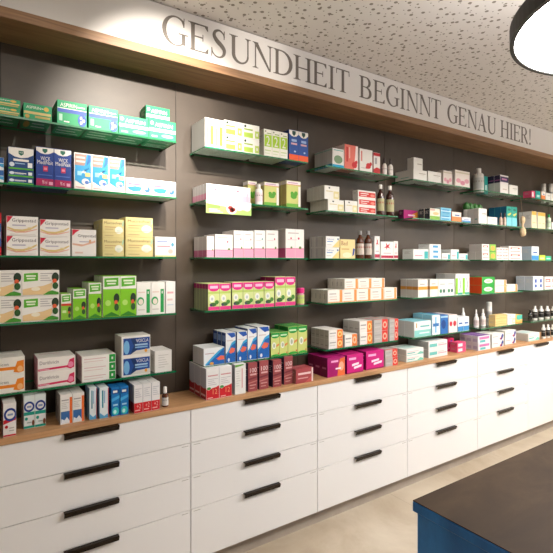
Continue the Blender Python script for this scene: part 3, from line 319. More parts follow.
 'blueswoosh': ('white carton with blue swoosh','#eef0f0','#1b3f84',{'f':[('p',[(0,0),(0,0.3),(0.3,0.42),(0.65,0.62),(1,0.68),(1,0)],'#1c62b4'),('p',[(0,0.2),(0.3,0.36),(0.62,0.58),(1,0.64),(1,0.74),(0.6,0.66),(0.28,0.44)],'#3ca8dc'),('p',[(0.3,0.36),(0.55,0.5),(0.95,0.46),(0.85,0.34),(0.5,0.3)],'#e86a50'),('p',[(0.1,1),(0.9,1),(1,0.86),(0.6,0.82)],'#2454ac'),('e',0.3,0.1,0.1,0.06,'#e4ecf4'),('r',0.1,0.72,0.7,0.75,'#d8c4c0')],'l':[('r',0.15,0.7,0.85,0.9,'#7a94c8')]}),
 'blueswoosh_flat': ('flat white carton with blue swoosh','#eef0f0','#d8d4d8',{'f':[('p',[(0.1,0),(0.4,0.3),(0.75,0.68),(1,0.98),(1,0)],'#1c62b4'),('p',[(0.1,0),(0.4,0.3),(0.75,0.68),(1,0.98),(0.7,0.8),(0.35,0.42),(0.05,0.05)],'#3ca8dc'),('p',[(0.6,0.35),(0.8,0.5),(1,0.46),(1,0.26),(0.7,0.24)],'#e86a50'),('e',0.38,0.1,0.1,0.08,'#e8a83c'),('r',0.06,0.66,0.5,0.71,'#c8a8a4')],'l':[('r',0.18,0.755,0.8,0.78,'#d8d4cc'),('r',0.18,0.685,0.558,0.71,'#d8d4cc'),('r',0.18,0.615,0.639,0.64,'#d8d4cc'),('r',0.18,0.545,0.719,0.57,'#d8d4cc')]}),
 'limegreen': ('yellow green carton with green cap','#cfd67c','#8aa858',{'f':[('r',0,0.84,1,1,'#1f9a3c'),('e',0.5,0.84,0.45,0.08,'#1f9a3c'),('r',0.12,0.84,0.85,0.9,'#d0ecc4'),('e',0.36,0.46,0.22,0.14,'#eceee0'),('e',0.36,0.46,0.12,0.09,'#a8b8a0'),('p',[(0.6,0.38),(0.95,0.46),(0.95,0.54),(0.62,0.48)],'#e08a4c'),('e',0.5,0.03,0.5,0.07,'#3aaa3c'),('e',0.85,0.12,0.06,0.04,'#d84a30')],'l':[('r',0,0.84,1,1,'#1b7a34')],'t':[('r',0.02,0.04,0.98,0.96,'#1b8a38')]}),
 'redbase': ('white carton with wavy red base','#efedea','#b8bcc8',{'f':[('p',[(0,0),(1,0),(1,0.42),(0.75,0.38),(0.45,0.36),(0.2,0.3),(0,0.34)],'#d0202a'),('e',0.2,0.36,0.16,0.045,'#4a9a4c'),('t','12',0.5,0.16,0.84,0.32,'#f0a878'),('r',0.1,0.04,0.5,0.07,'#f0c0b8'),('r',0.12,0.74,0.9,0.78,'#d89a9c'),('r',0.12,0.642,0.9,0.66,'#c0bcc0'),('r',0.12,0.582,0.596,0.6,'#c0bcc0'),('r',0.12,0.522,0.697,0.54,'#c0bcc0'),('r',0.12,0.462,0.799,0.48,'#c0bcc0')],'l':[('p',[(0,0),(1,0),(1,0.38),(0.5,0.34),(0,0.4)],'#b01c2c'),('r',0.1,0.1,0.85,0.16,'#e8c0c0')]}),
 'whiteslim': ('slim white carton with red line','#eeece6','#c8c4c0',{'f':[('p',[(0,1),(0,0.9),(0.8,0.95),(0.8,1)],'#6aaa48'),('r',0.62,0.2,0.7,0.85,'#d88a84'),('r',0.12,0.765,0.5,0.78,'#c0bcb8'),('r',0.12,0.685,0.352,0.7,'#c0bcb8'),('r',0.12,0.605,0.401,0.62,'#c0bcb8'),('r',0.12,0.525,0.451,0.54,'#c0bcb8'),('r',0.12,0.445,0.5,0.46,'#c0bcb8'),('r',0.12,0.365,0.352,0.38,'#c0bcb8'),('r',0.12,0.285,0.401,0.3,'#c0bcb8')],'l':[('r',0.18,0.755,0.8,0.78,'#d8d4cc'),('r',0.18,0.685,0.558,0.71,'#d8d4cc'),('r',0.18,0.615,0.639,0.64,'#d8d4cc'),('r',0.18,0.545,0.719,0.57,'#d8d4cc')]}),
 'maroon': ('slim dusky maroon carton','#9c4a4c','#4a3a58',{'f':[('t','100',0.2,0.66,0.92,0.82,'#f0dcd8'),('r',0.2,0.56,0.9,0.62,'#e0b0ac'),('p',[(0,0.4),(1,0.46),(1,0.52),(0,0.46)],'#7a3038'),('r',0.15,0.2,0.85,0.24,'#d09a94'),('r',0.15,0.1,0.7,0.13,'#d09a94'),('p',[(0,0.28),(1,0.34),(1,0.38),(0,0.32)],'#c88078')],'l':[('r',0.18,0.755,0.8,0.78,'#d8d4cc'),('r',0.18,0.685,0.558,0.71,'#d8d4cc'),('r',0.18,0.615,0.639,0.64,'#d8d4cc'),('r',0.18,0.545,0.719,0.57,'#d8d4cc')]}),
 'maroon_flat': ('flat dusky maroon carton','#a8484c','#b87a78',{'f':[('r',0.12,0.58,0.85,0.72,'#f0d0cc'),('r',0.1,0.3,0.7,0.38,'#d8a09c'),('r',0.9,0.02,0.98,0.98,'#e4d8d0'),('p',[(0.5,0),(0.9,0.4),(0.9,0)],'#c85c58')],'l':[('r',0.18,0.755,0.8,0.78,'#d8d4cc'),('r',0.18,0.685,0.558,0.71,'#d8d4cc'),('r',0.18,0.615,0.639,0.64,'#d8d4cc'),('r',0.18,0.545,0.719,0.57,'#d8d4cc')],'t':[('r',0.1,0.775,0.9,0.8,'#c89894'),('r',0.1,0.705,0.588,0.73,'#c89894'),('r',0.1,0.635,0.692,0.66,'#c89894'),('r',0.1,0.565,0.796,0.59,'#c89894')]}),
 'bluefoot': ('white carton with blue foot stripe','#ebe9e4','#cfcdc9',{'f':[('r',0,0,1,0.14,'#1ea8d8'),('e',0.5,0.42,0.38,0.22,'#7a9a78'),('r',0.1,0.88,0.9,0.93,'#5ab0a8')],'l':[('r',0,0,1,0.18,'#2aa4cc'),('r',0,0.9,1,0.95,'#8ab8b0')]}),
 'redgrad': ('coral red and white carton','#e87a6c','#e8d8d4',{'f':[('p',[(0.7,0),(1,0),(1,1),(0.82,1)],'#f2e8e4'),('r',0.12,0.3,0.25,0.9,'#c83838'),('r',0.32,0.45,0.4,0.9,'#f4c0b4'),('e',0.72,0.2,0.2,0.13,'#cc2c34'),('e',0.85,0.32,0.1,0.08,'#cc2c34')],'l':[('r',0.18,0.755,0.8,0.78,'#b8b3aa'),('r',0.18,0.685,0.558,0.71,'#b8b3aa'),('r',0.18,0.615,0.639,0.64,'#b8b3aa'),('r',0.18,0.545,0.719,0.57,'#b8b3aa')]}),
 'reddot': ('white carton with red dots','#efece8','#efece8',{'f':[('r',0.1,0.45,0.2,0.9,'#dc7a74'),('r',0.1,0.14,0.6,0.18,'#c8c4c0'),('e',0.68,0.28,0.19,0.13,'#cc2c34'),('e',0.85,0.38,0.1,0.08,'#cc2c34'),('e',0.55,0.2,0.1,0.06,'#cc2c34')],'l':[('r',0.18,0.755,0.8,0.78,'#b8b3aa'),('r',0.18,0.685,0.558,0.71,'#b8b3aa'),('r',0.18,0.615,0.639,0.64,'#b8b3aa'),('r',0.18,0.545,0.719,0.57,'#b8b3aa')]}),
 'redslim': ('slim white carton with red top','#efece8','#c0202c',{'f':[('r',0,0.84,1,1,'#c4202c'),('p',[(0,0),(1,0),(1,0.24),(0.5,0.3),(0,0.2)],'#cc3438'),('r',0.2,0.45,0.5,0.75,'#b0acb0')],'l':[('r',0.18,0.755,0.8,0.78,'#d8d4cc'),('r',0.18,0.685,0.558,0.71,'#d8d4cc'),('r',0.18,0.615,0.639,0.64,'#d8d4cc'),('r',0.18,0.545,0.719,0.57,'#d8d4cc')]}),
 'creamwhite': ('white carton with pale yellow panel','#efeee6','#dcdad0',{'f':[('r',0.6,0.06,0.98,0.62,'#e8dca0'),('e',0.32,0.84,0.06,0.06,'#2c2c30'),('r',0.1,0.56,0.55,0.62,'#d8c88c'),('r',0.68,0.2,0.9,0.45,'#f2ecd0')],'l':[('r',0.18,0.755,0.8,0.78,'#d8d4cc'),('r',0.18,0.685,0.558,0.71,'#d8d4cc'),('r',0.18,0.615,0.639,0.64,'#d8d4cc'),('r',0.18,0.545,0.719,0.57,'#d8d4cc')]}),
 'creamwhite_up': ('upper white carton with pale yellow','#efeee6','#dcdad0',{'f':[('r',0.6,0.06,0.98,0.62,'#e8dca0'),('e',0.32,0.84,0.06,0.06,'#2c2c30'),('r',0.1,0.56,0.55,0.62,'#d8c88c'),('r',0.68,0.2,0.9,0.45,'#f2ecd0')],'l':[('r',0.18,0.755,0.8,0.78,'#d8d4cc'),('r',0.18,0.685,0.558,0.71,'#d8d4cc'),('r',0.18,0.615,0.639,0.64,'#d8d4cc'),('r',0.18,0.545,0.719,0.57,'#d8d4cc')]}),
 'redwhite3': ('flat white carton with red panel','#efebe6','#efebe6',{'f':[('r',0.06,0.16,0.98,0.8,'#d8322c'),('r',0.14,0.3,0.5,0.38,'#efece6'),('r',0.14,0.54,0.6,0.64,'#efece6'),('e',0.82,0.42,0.12,0.18,'#ee8878')],'l':[('r',0.18,0.755,0.8,0.78,'#b8b3aa'),('r',0.18,0.685,0.558,0.71,'#b8b3aa'),('r',0.18,0.615,0.639,0.64,'#b8b3aa'),('r',0.18,0.545,0.719,0.57,'#b8b3aa')]}),
 'yellowblue': ('white carton with yellow wedge','#f0efea','#d0ccc8',{'f':[('p',[(0.45,0),(1,0),(1,0.75),(0.8,0.5)],'#ecd488'),('t','Calcium',0.08,0.66,0.6,0.84,'#4a78b8'),('r',0.08,0.48,0.5,0.56,'#6a94cc'),('r',0.08,0.2,0.4,0.26,'#c8c4c0'),('e',0.88,0.76,0.07,0.1,'#6a7c9c')],'l':[('r',0.3,0.1,0.45,0.9,'#b0acb4')]}),
 'yellowbad': ('yellow carton with blue figure','#ecd698','#ecd698',{'f':[('t','Bad',0.08,0.68,0.48,0.9,'#8a3c1c'),('p',[(0.8,0.12),(0.92,0.2),(0.98,0.5),(0.86,0.55)],'#2c4a9c'),('r',0.08,0.46,0.6,0.52,'#cca868'),('e',0.45,0.18,0.3,0.14,'#f4e8c0')],'l':[('r',0.18,0.755,0.8,0.78,'#b8b3aa'),('r',0.18,0.685,0.558,0.71,'#b8b3aa'),('r',0.18,0.615,0.639,0.64,'#b8b3aa'),('r',0.18,0.545,0.719,0.57,'#b8b3aa')]}),
 'redcross': ('white carton with red star','#f0eeea','#f0eeea',{'f':[('p',[(0.2,0.62),(0.42,0.74),(0.38,0.96),(0.52,0.8),(0.72,0.92),(0.6,0.72),(0.76,0.6),(0.52,0.66),(0.4,0.52),(0.42,0.66)],'#c82434'),('r',0,0.05,1,0.2,'#b82848'),('r',0.2,0.3,0.8,0.36,'#c8b8bc')],'l':[('r',0.18,0.755,0.8,0.78,'#b8b3aa'),('r',0.18,0.685,0.558,0.71,'#b8b3aa'),('r',0.18,0.615,0.639,0.64,'#b8b3aa'),('r',0.18,0.545,0.719,0.57,'#b8b3aa')]}),
 'redcross_slim': ('slim white carton with red star','#f0eeea','#f0eeea',{'f':[('p',[(0.2,0.62),(0.42,0.74),(0.38,0.96),(0.52,0.8),(0.72,0.92),(0.6,0.72),(0.76,0.6),(0.52,0.66),(0.4,0.52),(0.42,0.66)],'#c82434'),('r',0,0.05,1,0.2,'#b82848'),('r',0.2,0.3,0.8,0.36,'#c8b8bc')],'l':[('r',0.18,0.755,0.8,0.78,'#b8b3aa'),('r',0.18,0.685,0.558,0.71,'#b8b3aa'),('r',0.18,0.615,0.639,0.64,'#b8b3aa'),('r',0.18,0.545,0.719,0.57,'#b8b3aa')]}),
 'orangebandwhite': ('white carton with orange end stripe','#f2eee4','#dcd4c8',{'f':[('r',0.78,0,0.96,1,'#ee9c50'),('r',0,0,1,0.08,'#ee9c50'),('r',0.1,0.66,0.55,0.74,'#b8b0a8'),('r',0.1,0.44,0.6,0.5,'#d8d0c8'),('r',0.15,0.24,0.6,0.3,'#dcb8a8')],'l':[('r',0.1,0.3,0.3,0.7,'#b8b0a8')]}),
 'orangebandwhite_up': ('upper-tier white carton, orange end stripe','#f2eee4','#dcd4c8',{'f':[('r',0.78,0,0.96,1,'#ee9c50'),('r',0,0,1,0.08,'#ee9c50'),('r',0.1,0.66,0.55,0.74,'#b8b0a8'),('r',0.1,0.44,0.6,0.5,'#d8d0c8'),('r',0.15,0.24,0.6,0.3,'#dcb8a8')],'l':[('r',0.1,0.3,0.3,0.7,'#b8b0a8')]}),
 'orangecirc': ('grey white carton with orange end','#ebe7e0','#cdc6c0',{'f':[('r',0.58,0,1,1,'#ee7f30'),('e',0.78,0.5,0.15,0.3,'#f8d488'),('e',0.78,0.5,0.08,0.16,'#ee7f30'),('r',0.06,0.6,0.5,0.72,'#a8a4a0'),('r',0.06,0.32,0.44,0.4,'#c8c4c0')],'l':[('r',0.2,0.3,0.8,0.4,'#aaa49e')]}),
 'orangecirc_small': ('single low carton with orange end','#f0ece4','#cdc6c0',{'f':[('r',0.58,0,1,1,'#ee7f30'),('e',0.78,0.5,0.15,0.3,'#f8c4a0'),('e',0.78,0.5,0.08,0.16,'#ee7f30'),('r',0.06,0.6,0.5,0.72,'#a8a4a0'),('r',0.06,0.32,0.44,0.4,'#c8c4c0')],'l':[('r',0.18,0.755,0.8,0.78,'#d8d4cc'),('r',0.18,0.685,0.558,0.71,'#d8d4cc'),('r',0.18,0.615,0.639,0.64,'#d8d4cc'),('r',0.18,0.545,0.719,0.57,'#d8d4cc')]}),
 'redcirc': ('grey carton with red ring end','#b8b2ac','#cdc0b8',{'f':[('r',0.58,0,1,1,'#dc3a30'),('e',0.78,0.5,0.15,0.3,'#f4b8a0'),('e',0.78,0.5,0.08,0.16,'#dc3a30'),('r',0.06,0.6,0.5,0.72,'#a8a4a0'),('r',0.06,0.32,0.44,0.4,'#c8c4c0')],'l':[('r',0.18,0.755,0.8,0.78,'#d8d4cc'),('r',0.18,0.685,0.558,0.71,'#d8d4cc'),('r',0.18,0.615,0.639,0.64,'#d8d4cc'),('r',0.18,0.545,0.719,0.57,'#d8d4cc')],'t':[('r',0,0,1,0.2,'#d84438')]}),
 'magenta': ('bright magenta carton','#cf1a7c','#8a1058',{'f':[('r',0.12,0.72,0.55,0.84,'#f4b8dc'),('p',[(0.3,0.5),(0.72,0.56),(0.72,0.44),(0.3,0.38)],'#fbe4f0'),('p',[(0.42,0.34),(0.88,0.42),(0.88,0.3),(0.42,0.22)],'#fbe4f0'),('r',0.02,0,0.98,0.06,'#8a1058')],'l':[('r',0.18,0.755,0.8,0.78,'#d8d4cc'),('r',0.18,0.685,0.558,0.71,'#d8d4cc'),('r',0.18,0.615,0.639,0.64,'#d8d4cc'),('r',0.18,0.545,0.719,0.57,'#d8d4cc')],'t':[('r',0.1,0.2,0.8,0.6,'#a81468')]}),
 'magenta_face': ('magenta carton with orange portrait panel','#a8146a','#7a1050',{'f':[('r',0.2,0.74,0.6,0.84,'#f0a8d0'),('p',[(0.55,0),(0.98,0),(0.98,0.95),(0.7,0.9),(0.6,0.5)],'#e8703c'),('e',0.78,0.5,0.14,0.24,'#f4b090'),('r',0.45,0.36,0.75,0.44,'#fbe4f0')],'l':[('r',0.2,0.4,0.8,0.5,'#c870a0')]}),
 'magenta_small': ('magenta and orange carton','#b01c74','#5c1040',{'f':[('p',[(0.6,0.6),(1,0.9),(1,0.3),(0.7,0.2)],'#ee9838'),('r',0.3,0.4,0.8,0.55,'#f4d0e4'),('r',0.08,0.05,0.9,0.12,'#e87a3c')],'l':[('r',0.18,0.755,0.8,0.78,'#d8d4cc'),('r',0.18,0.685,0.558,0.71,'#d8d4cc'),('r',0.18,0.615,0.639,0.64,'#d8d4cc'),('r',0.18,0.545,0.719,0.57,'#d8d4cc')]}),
 'plainwhite': ('plain white carton','#ecebe6','#d4d0ca',{'f':[('r',0.4,0.62,0.9,0.7,'#b8b4ac'),('r',0.5,0.52,0.8,0.55,'#ccc8c0')],'l':[('r',0.3,0.25,0.75,0.33,'#7cb09c')]}),
 'plainwhite_up': ('upper plain white carton','#ecebe6','#d4d0ca',{'f':[('r',0.4,0.42,0.9,0.52,'#b8b4ac')],'l':[]}),
 'pinkdots': ('white carton with pink lattice','#e9e0da','#e9e0da',{'f':[('e',0.22,0.36,0.16,0.14,'#e0a0b0'),('e',0.5,0.24,0.16,0.14,'#d88aa0'),('e',0.78,0.38,0.16,0.14,'#e0a0b0'),('r',0,0.82,1,0.9,'#cfc8b0')],'l':[('r',0.18,0.755,0.8,0.78,'#b8b3aa'),('r',0.18,0.685,0.558,0.71,'#b8b3aa'),('r',0.18,0.615,0.639,0.64,'#b8b3aa'),('r',0.18,0.545,0.719,0.57,'#b8b3aa')]}),
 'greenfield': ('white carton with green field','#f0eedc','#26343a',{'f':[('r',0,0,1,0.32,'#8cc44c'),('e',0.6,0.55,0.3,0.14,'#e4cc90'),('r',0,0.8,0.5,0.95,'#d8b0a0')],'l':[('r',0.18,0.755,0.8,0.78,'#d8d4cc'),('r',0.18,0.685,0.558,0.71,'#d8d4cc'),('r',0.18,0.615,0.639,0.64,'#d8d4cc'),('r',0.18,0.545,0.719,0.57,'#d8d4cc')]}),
 'skyblue': ('light blue carton','#7cc8e8','#cfdfe4',{'f':[('r',0,0.44,1,0.54,'#dcecf2'),('r',0.15,0.62,0.8,0.74,'#3a90c8'),('r',0.15,0.16,0.8,0.28,'#3a90c8')],'l':[('r',0.18,0.755,0.8,0.78,'#d8d4cc'),('r',0.18,0.685,0.558,0.71,'#d8d4cc'),('r',0.18,0.615,0.639,0.64,'#d8d4cc'),('r',0.18,0.545,0.719,0.57,'#d8d4cc')]}),
 'orangewhite': ('orange and white carton','#ee8a4c','#ee8a4c',{'f':[('r',0,0.5,1,1,'#f2ece4'),('r',0.3,0.6,0.8,0.72,'#3c6ab0')],'l':[('r',0.18,0.755,0.8,0.78,'#b8b3aa'),('r',0.18,0.685,0.558,0.71,'#b8b3aa'),('r',0.18,0.615,0.639,0.64,'#b8b3aa'),('r',0.18,0.545,0.719,0.57,'#b8b3aa')]}),
 'bluewhite_small': ('small white and blue carton','#e8ecf0','#b8c8d4',{'f':[('r',0,0,1,0.35,'#3a8cc8'),('r',0.2,0.5,0.8,0.62,'#4a6aa8')],'l':[('r',0.18,0.755,0.8,0.78,'#d8d4cc'),('r',0.18,0.685,0.558,0.71,'#d8d4cc'),('r',0.18,0.615,0.639,0.64,'#d8d4cc'),('r',0.18,0.545,0.719,0.57,'#d8d4cc')]}),
 'tealend': ('low white carton with teal end','#e9ece8','#e9ece8',{'f':[('r',0.72,0.05,0.97,0.8,'#36b0b0'),('r',0.1,0.3,0.6,0.42,'#d89aa4')],'l':[('r',0.18,0.755,0.8,0.78,'#b8b3aa'),('r',0.18,0.685,0.558,0.71,'#b8b3aa'),('r',0.18,0.615,0.639,0.64,'#b8b3aa'),('r',0.18,0.545,0.719,0.57,'#b8b3aa')]}),
 'bluelabel': ('flat white carton with blue label','#eef0ee','#eef0ee',{'f':[('r',0.3,0.3,0.75,0.75,'#4aa4d8'),('r',0.06,0.06,0.95,0.12,'#b8ccd8')],'l':[('r',0.18,0.755,0.8,0.78,'#b8b3aa'),('r',0.18,0.685,0.558,0.71,'#b8b3aa'),('r',0.18,0.615,0.639,0.64,'#b8b3aa'),('r',0.18,0.545,0.719,0.57,'#b8b3aa')]}),
 'amberband': ('white carton with amber band','#efece4','#cfc8c0',{'f':[('r',0,0.42,1,0.6,'#e8a33c'),('r',0.2,0.7,0.7,0.76,'#b8b0a8')],'l':[('r',0,0.42,1,0.6,'#d8923c')]}),
 'greenicons': ('white carton with small green icons','#eceae4','#eceae4',{'f':[('e',0.3,0.3,0.14,0.12,'#3a8a5c'),('e',0.68,0.3,0.14,0.12,'#3a6a5c'),('r',0.2,0.68,0.8,0.74,'#a8b0a8')],'l':[('r',0.18,0.755,0.8,0.78,'#b8b3aa'),('r',0.18,0.685,0.558,0.71,'#b8b3aa'),('r',0.18,0.615,0.639,0.64,'#b8b3aa'),('r',0.18,0.545,0.719,0.57,'#b8b3aa')]}),
 'limewave': ('white carton with lime wave','#eeece6','#dcdad4',{'f':[('r',0,0.04,0.34,0.8,'#8cd030'),('p',[(0.5,0.2),(0.7,0.5),(0.5,0.8),(0.62,0.8),(0.82,0.5),(0.62,0.2)],'#8aa0a0'),('r',0.34,0,1,0.12,'#3ab098')],'l':[('r',0.18,0.755,0.8,0.78,'#d8d4cc'),('r',0.18,0.685,0.558,0.71,'#d8d4cc'),('r',0.18,0.615,0.639,0.64,'#d8d4cc'),('r',0.18,0.545,0.719,0.57,'#d8d4cc')]}),
 'tealwhite': ('white carton with teal foot','#eceeea','#d4d4d0',{'f':[('r',0,0,1,0.44,'#8ed4cc'),('r',0.1,0.6,0.16,0.9,'#c89a5c'),('r',0.35,0.62,0.9,0.72,'#6ab8b4'),('r',0.3,0.2,0.9,0.28,'#e8f4f0')],'l':[('r',0.18,0.755,0.8,0.78,'#d8d4cc'),('r',0.18,0.685,0.558,0.71,'#d8d4cc'),('r',0.18,0.615,0.639,0.64,'#d8d4cc'),('r',0.18,0.545,0.719,0.57,'#d8d4cc')],'t':[('r',0,0,1,1,'#8cd0dc')]}),
 'bluecross': ('white carton with blue cross','#eaeff2','#9ccfe0',{'f':[('r',0.38,0.1,0.56,0.9,'#58b0dc'),('r',0.1,0.42,0.86,0.58,'#3a78b8')],'l':[('r',0.18,0.755,0.8,0.78,'#d8d4cc'),('r',0.18,0.685,0.558,0.71,'#d8d4cc'),('r',0.18,0.615,0.639,0.64,'#d8d4cc'),('r',0.18,0.545,0.719,0.57,'#d8d4cc')],'t':[('r',0,0,1,1,'#6cc0d8')]}),
 'bluepack': ('dark blue carton','#2c6cb4','#9ccfe0',{'f':[('e',0.4,0.5,0.3,0.24,'#184488'),('r',0,0.85,1,0.95,'#a8cce4')],'l':[('r',0.18,0.755,0.8,0.78,'#d8d4cc'),('r',0.18,0.685,0.558,0.71,'#d8d4cc'),('r',0.18,0.615,0.639,0.64,'#d8d4cc'),('r',0.18,0.545,0.719,0.57,'#d8d4cc')]}),
 'reddots': ('white carton with row of red dots','#efdfdc','#efdfdc',{'f':[('e',0.25,0.5,0.16,0.14,'#d02c3c'),('e',0.7,0.5,0.18,0.16,'#d02c3c')],'l':[('r',0.18,0.755,0.8,0.78,'#b8b3aa'),('r',0.18,0.685,0.558,0.71,'#b8b3aa'),('r',0.18,0.615,0.639,0.64,'#b8b3aa'),('r',0.18,0.545,0.719,0.57,'#b8b3aa')]}),
 'tealwhite_flat': ('flat white carton, teal print','#eeeae4','#d0ccc4',{'f':[('r',0.05,0.3,0.5,0.46,'#58bcb4'),('r',0.05,0.58,0.7,0.66,'#e0a8ac'),('r',0,0,1,0.12,'#8cccc4'),('p',[(0.6,0.1),(0.8,0.5),(0.98,0.3),(0.98,0.1)],'#78c8b0')],'l':[('r',0.18,0.755,0.8,0.78,'#d8d4cc'),('r',0.18,0.685,0.558,0.71,'#d8d4cc'),('r',0.18,0.615,0.639,0.64,'#d8d4cc'),('r',0.18,0.545,0.719,0.57,'#d8d4cc')],'t':[('r',0.1,0.2,0.9,0.8,'#c8e0dc')]}),
 'tealpink_flat': ('flat white carton, teal and pink print','#eee8e4','#b8bcb8',{'f':[('r',0.05,0.3,0.45,0.7,'#70c4bc'),('r',0.5,0.4,0.95,0.5,'#dc94a0'),('r',0.5,0.62,0.8,0.68,'#b8b4b0')],'l':[('r',0.18,0.755,0.8,0.78,'#d8d4cc'),('r',0.18,0.685,0.558,0.71,'#d8d4cc'),('r',0.18,0.615,0.639,0.64,'#d8d4cc'),('r',0.18,0.545,0.719,0.57,'#d8d4cc')],'t':[('r',0.1,0.2,0.9,0.8,'#ccd8d4')]}),
 'magentablue': ('magenta carton with blue dot','#d81c60','#d81c60',{'f':[('e',0.55,0.7,0.25,0.14,'#3a3a98'),('r',0.1,0.2,0.9,0.3,'#f4b8c8')],'l':[('r',0.18,0.755,0.8,0.78,'#d8d4cc'),('r',0.18,0.685,0.558,0.71,'#d8d4cc'),('r',0.18,0.615,0.639,0.64,'#d8d4cc'),('r',0.18,0.545,0.719,0.57,'#d8d4cc')]}),
 'pinkwhite_small': ('small pink and white carton','#e8507c','#e8507c',{'f':[('r',0.1,0.2,0.6,0.8,'#f6e8ec')],'l':[('r',0.18,0.755,0.8,0.78,'#b8b3aa'),('r',0.18,0.685,0.558,0.71,'#b8b3aa'),('r',0.18,0.615,0.639,0.64,'#b8b3aa'),('r',0.18,0.545,0.719,0.57,'#b8b3aa')]}),
 'teal_slim': ('slim teal carton','#1fa6a0','#1fa6a0',{'f':[('r',0.2,0.2,0.8,0.5,'#bfe8e0')],'l':[('r',0.18,0.755,0.8,0.78,'#d8d4cc'),('r',0.18,0.685,0.558,0.71,'#d8d4cc'),('r',0.18,0.615,0.639,0.64,'#d8d4cc'),('r',0.18,0.545,0.719,0.57,'#d8d4cc')]}),
 'purpletop': ('white carton with dark purple top','#ebe8e4','#d8d4d0',{'f':[('r',0,0.62,1,0.92,'#3c2c5c'),('r',0.2,0.74,0.8,0.82,'#d08ab0'),('r',0.3,0.2,0.8,0.26,'#c8b8b0')],'l':[('r',0,0.58,1,1,'#34284c'),('r',0.1,0.7,0.9,0.74,'#b05c94')]}),
 'teal_pair': ('teal carton with yellow crescent','#1e9c8c','#1a6c94',{'f':[('r',0,0,1,0.44,'#7ccfdc'),('p',[(0.15,0.6),(0.4,0.52),(0.85,0.62),(0.85,0.7),(0.4,0.62)],'#d8cc5c'),('e',0.5,0.84,0.3,0.06,'#126c60')],'l':[('r',0,0,1,0.2,'#4890b4')]}),
 'redlabel': ('white carton with red lettering','#f2ebe6','#dcd4ce',{'f':[('r',0.12,0.58,0.85,0.84,'#d8564c'),('r',0.22,0.64,0.7,0.76,'#f6e4dc'),('r',0.1,0.2,0.9,0.3,'#dc7a70')],'l':[('r',0.18,0.755,0.8,0.78,'#d8d4cc'),('r',0.18,0.685,0.558,0.71,'#d8d4cc'),('r',0.18,0.615,0.639,0.64,'#d8d4cc'),('r',0.18,0.545,0.719,0.57,'#d8d4cc')]}),
 'limeorange': ('lime carton with orange disc','#8cc44c','#8cc44c',{'f':[('e',0.5,0.5,0.34,0.3,'#e8a84c'),('r',0,0,1,0.12,'#4c9a3c')],'l':[('r',0.18,0.755,0.8,0.78,'#d8d4cc'),('r',0.18,0.685,0.558,0.71,'#d8d4cc'),('r',0.18,0.615,0.639,0.64,'#d8d4cc'),('r',0.18,0.545,0.719,0.57,'#d8d4cc')]}),
 'greenorange': ('green carton with white disc','#2aa43c','#e4501c',{'f':[('e',0.5,0.5,0.34,0.28,'#e8efe0'),('e',0.5,0.5,0.2,0.14,'#b4c8a4')],'l':[]}),
 'yellowwood': ('straw yellow carton','#e8c684','#e8c684',{'f':[('p',[(0,0.3),(0.5,0.4),(1,0.3),(1,0.36),(0.5,0.48),(0,0.38)],'#c89a50'),('p',[(0,0.7),(0.5,0.8),(1,0.7),(1,0.74),(0.5,0.86),(0,0.76)],'#c89a50')],'l':[('r',0.18,0.755,0.8,0.78,'#b8b3aa'),('r',0.18,0.685,0.558,0.71,'#b8b3aa'),('r',0.18,0.615,0.639,0.64,'#b8b3aa'),('r',0.18,0.545,0.719,0.57,'#b8b3aa')]}),
 'tealyellow': ('yellow carton with teal corner','#ecc868','#ecc868',{'f':[('p',[(0.1,1),(0.1,0.5),(0.5,0.4),(1,0.5),(1,1)],'#46b8a8'),('r',0,0,1,0.2,'#ec9c4c')],'l':[('r',0.18,0.755,0.8,0.78,'#b8b3aa'),('r',0.18,0.685,0.558,0.71,'#b8b3aa'),('r',0.18,0.615,0.639,0.64,'#b8b3aa'),('r',0.18,0.545,0.719,0.57,'#b8b3aa')]}),
 'purplewhite': ('white carton with purple top','#e8e4e8','#d8d4dc',{'f':[('r',0.1,0.5,0.9,0.85,'#d070a8'),('r',0.15,0.08,0.6,0.4,'#58b8b4')],'l':[('r',0.15,0.2,0.85,0.6,'#b8b0cc')],'t':[('r',0,0,1,1,'#7c4c98')]}),
 'whiteblueend': ('white carton with navy blue swoosh','#eeeae6','#d8d4cc',{'f':[('p',[(0.7,0),(0.85,0),(0.98,0.6),(0.9,0.95),(0.82,0.7)],'#24408c'),('p',[(0.64,0.2),(0.7,0),(0.86,0.5)],'#d84a3c'),('r',0.08,0.5,0.5,0.62,'#d4a8a4')],'l':[('r',0.18,0.755,0.8,0.78,'#d8d4cc'),('r',0.18,0.685,0.558,0.71,'#d8d4cc'),('r',0.18,0.615,0.639,0.64,'#d8d4cc'),('r',0.18,0.545,0.719,0.57,'#d8d4cc')]}),
 'creamtall': ('tall cream and gold carton','#ecdfb4','#ecebe4',{'f':[('r',0,0.78,1,1,'#d8ac4c'),('r',0.2,0.3,0.8,0.36,'#c8b890')],'l':[('r',0.18,0.755,0.8,0.78,'#b8b3aa'),('r',0.18,0.685,0.558,0.71,'#b8b3aa'),('r',0.18,0.615,0.639,0.64,'#b8b3aa'),('r',0.18,0.545,0.719,0.57,'#b8b3aa')]}),
 'limeflat': ('low lime yellow carton','#c4d63c','#c4d63c',{'f':[('r',0.1,0.3,0.8,0.5,'#eef2c0')],'l':[('r',0.18,0.755,0.8,0.78,'#d8d4cc'),('r',0.18,0.685,0.558,0.71,'#d8d4cc'),('r',0.18,0.615,0.639,0.64,'#d8d4cc'),('r',0.18,0.545,0.719,0.57,'#d8d4cc')]}),
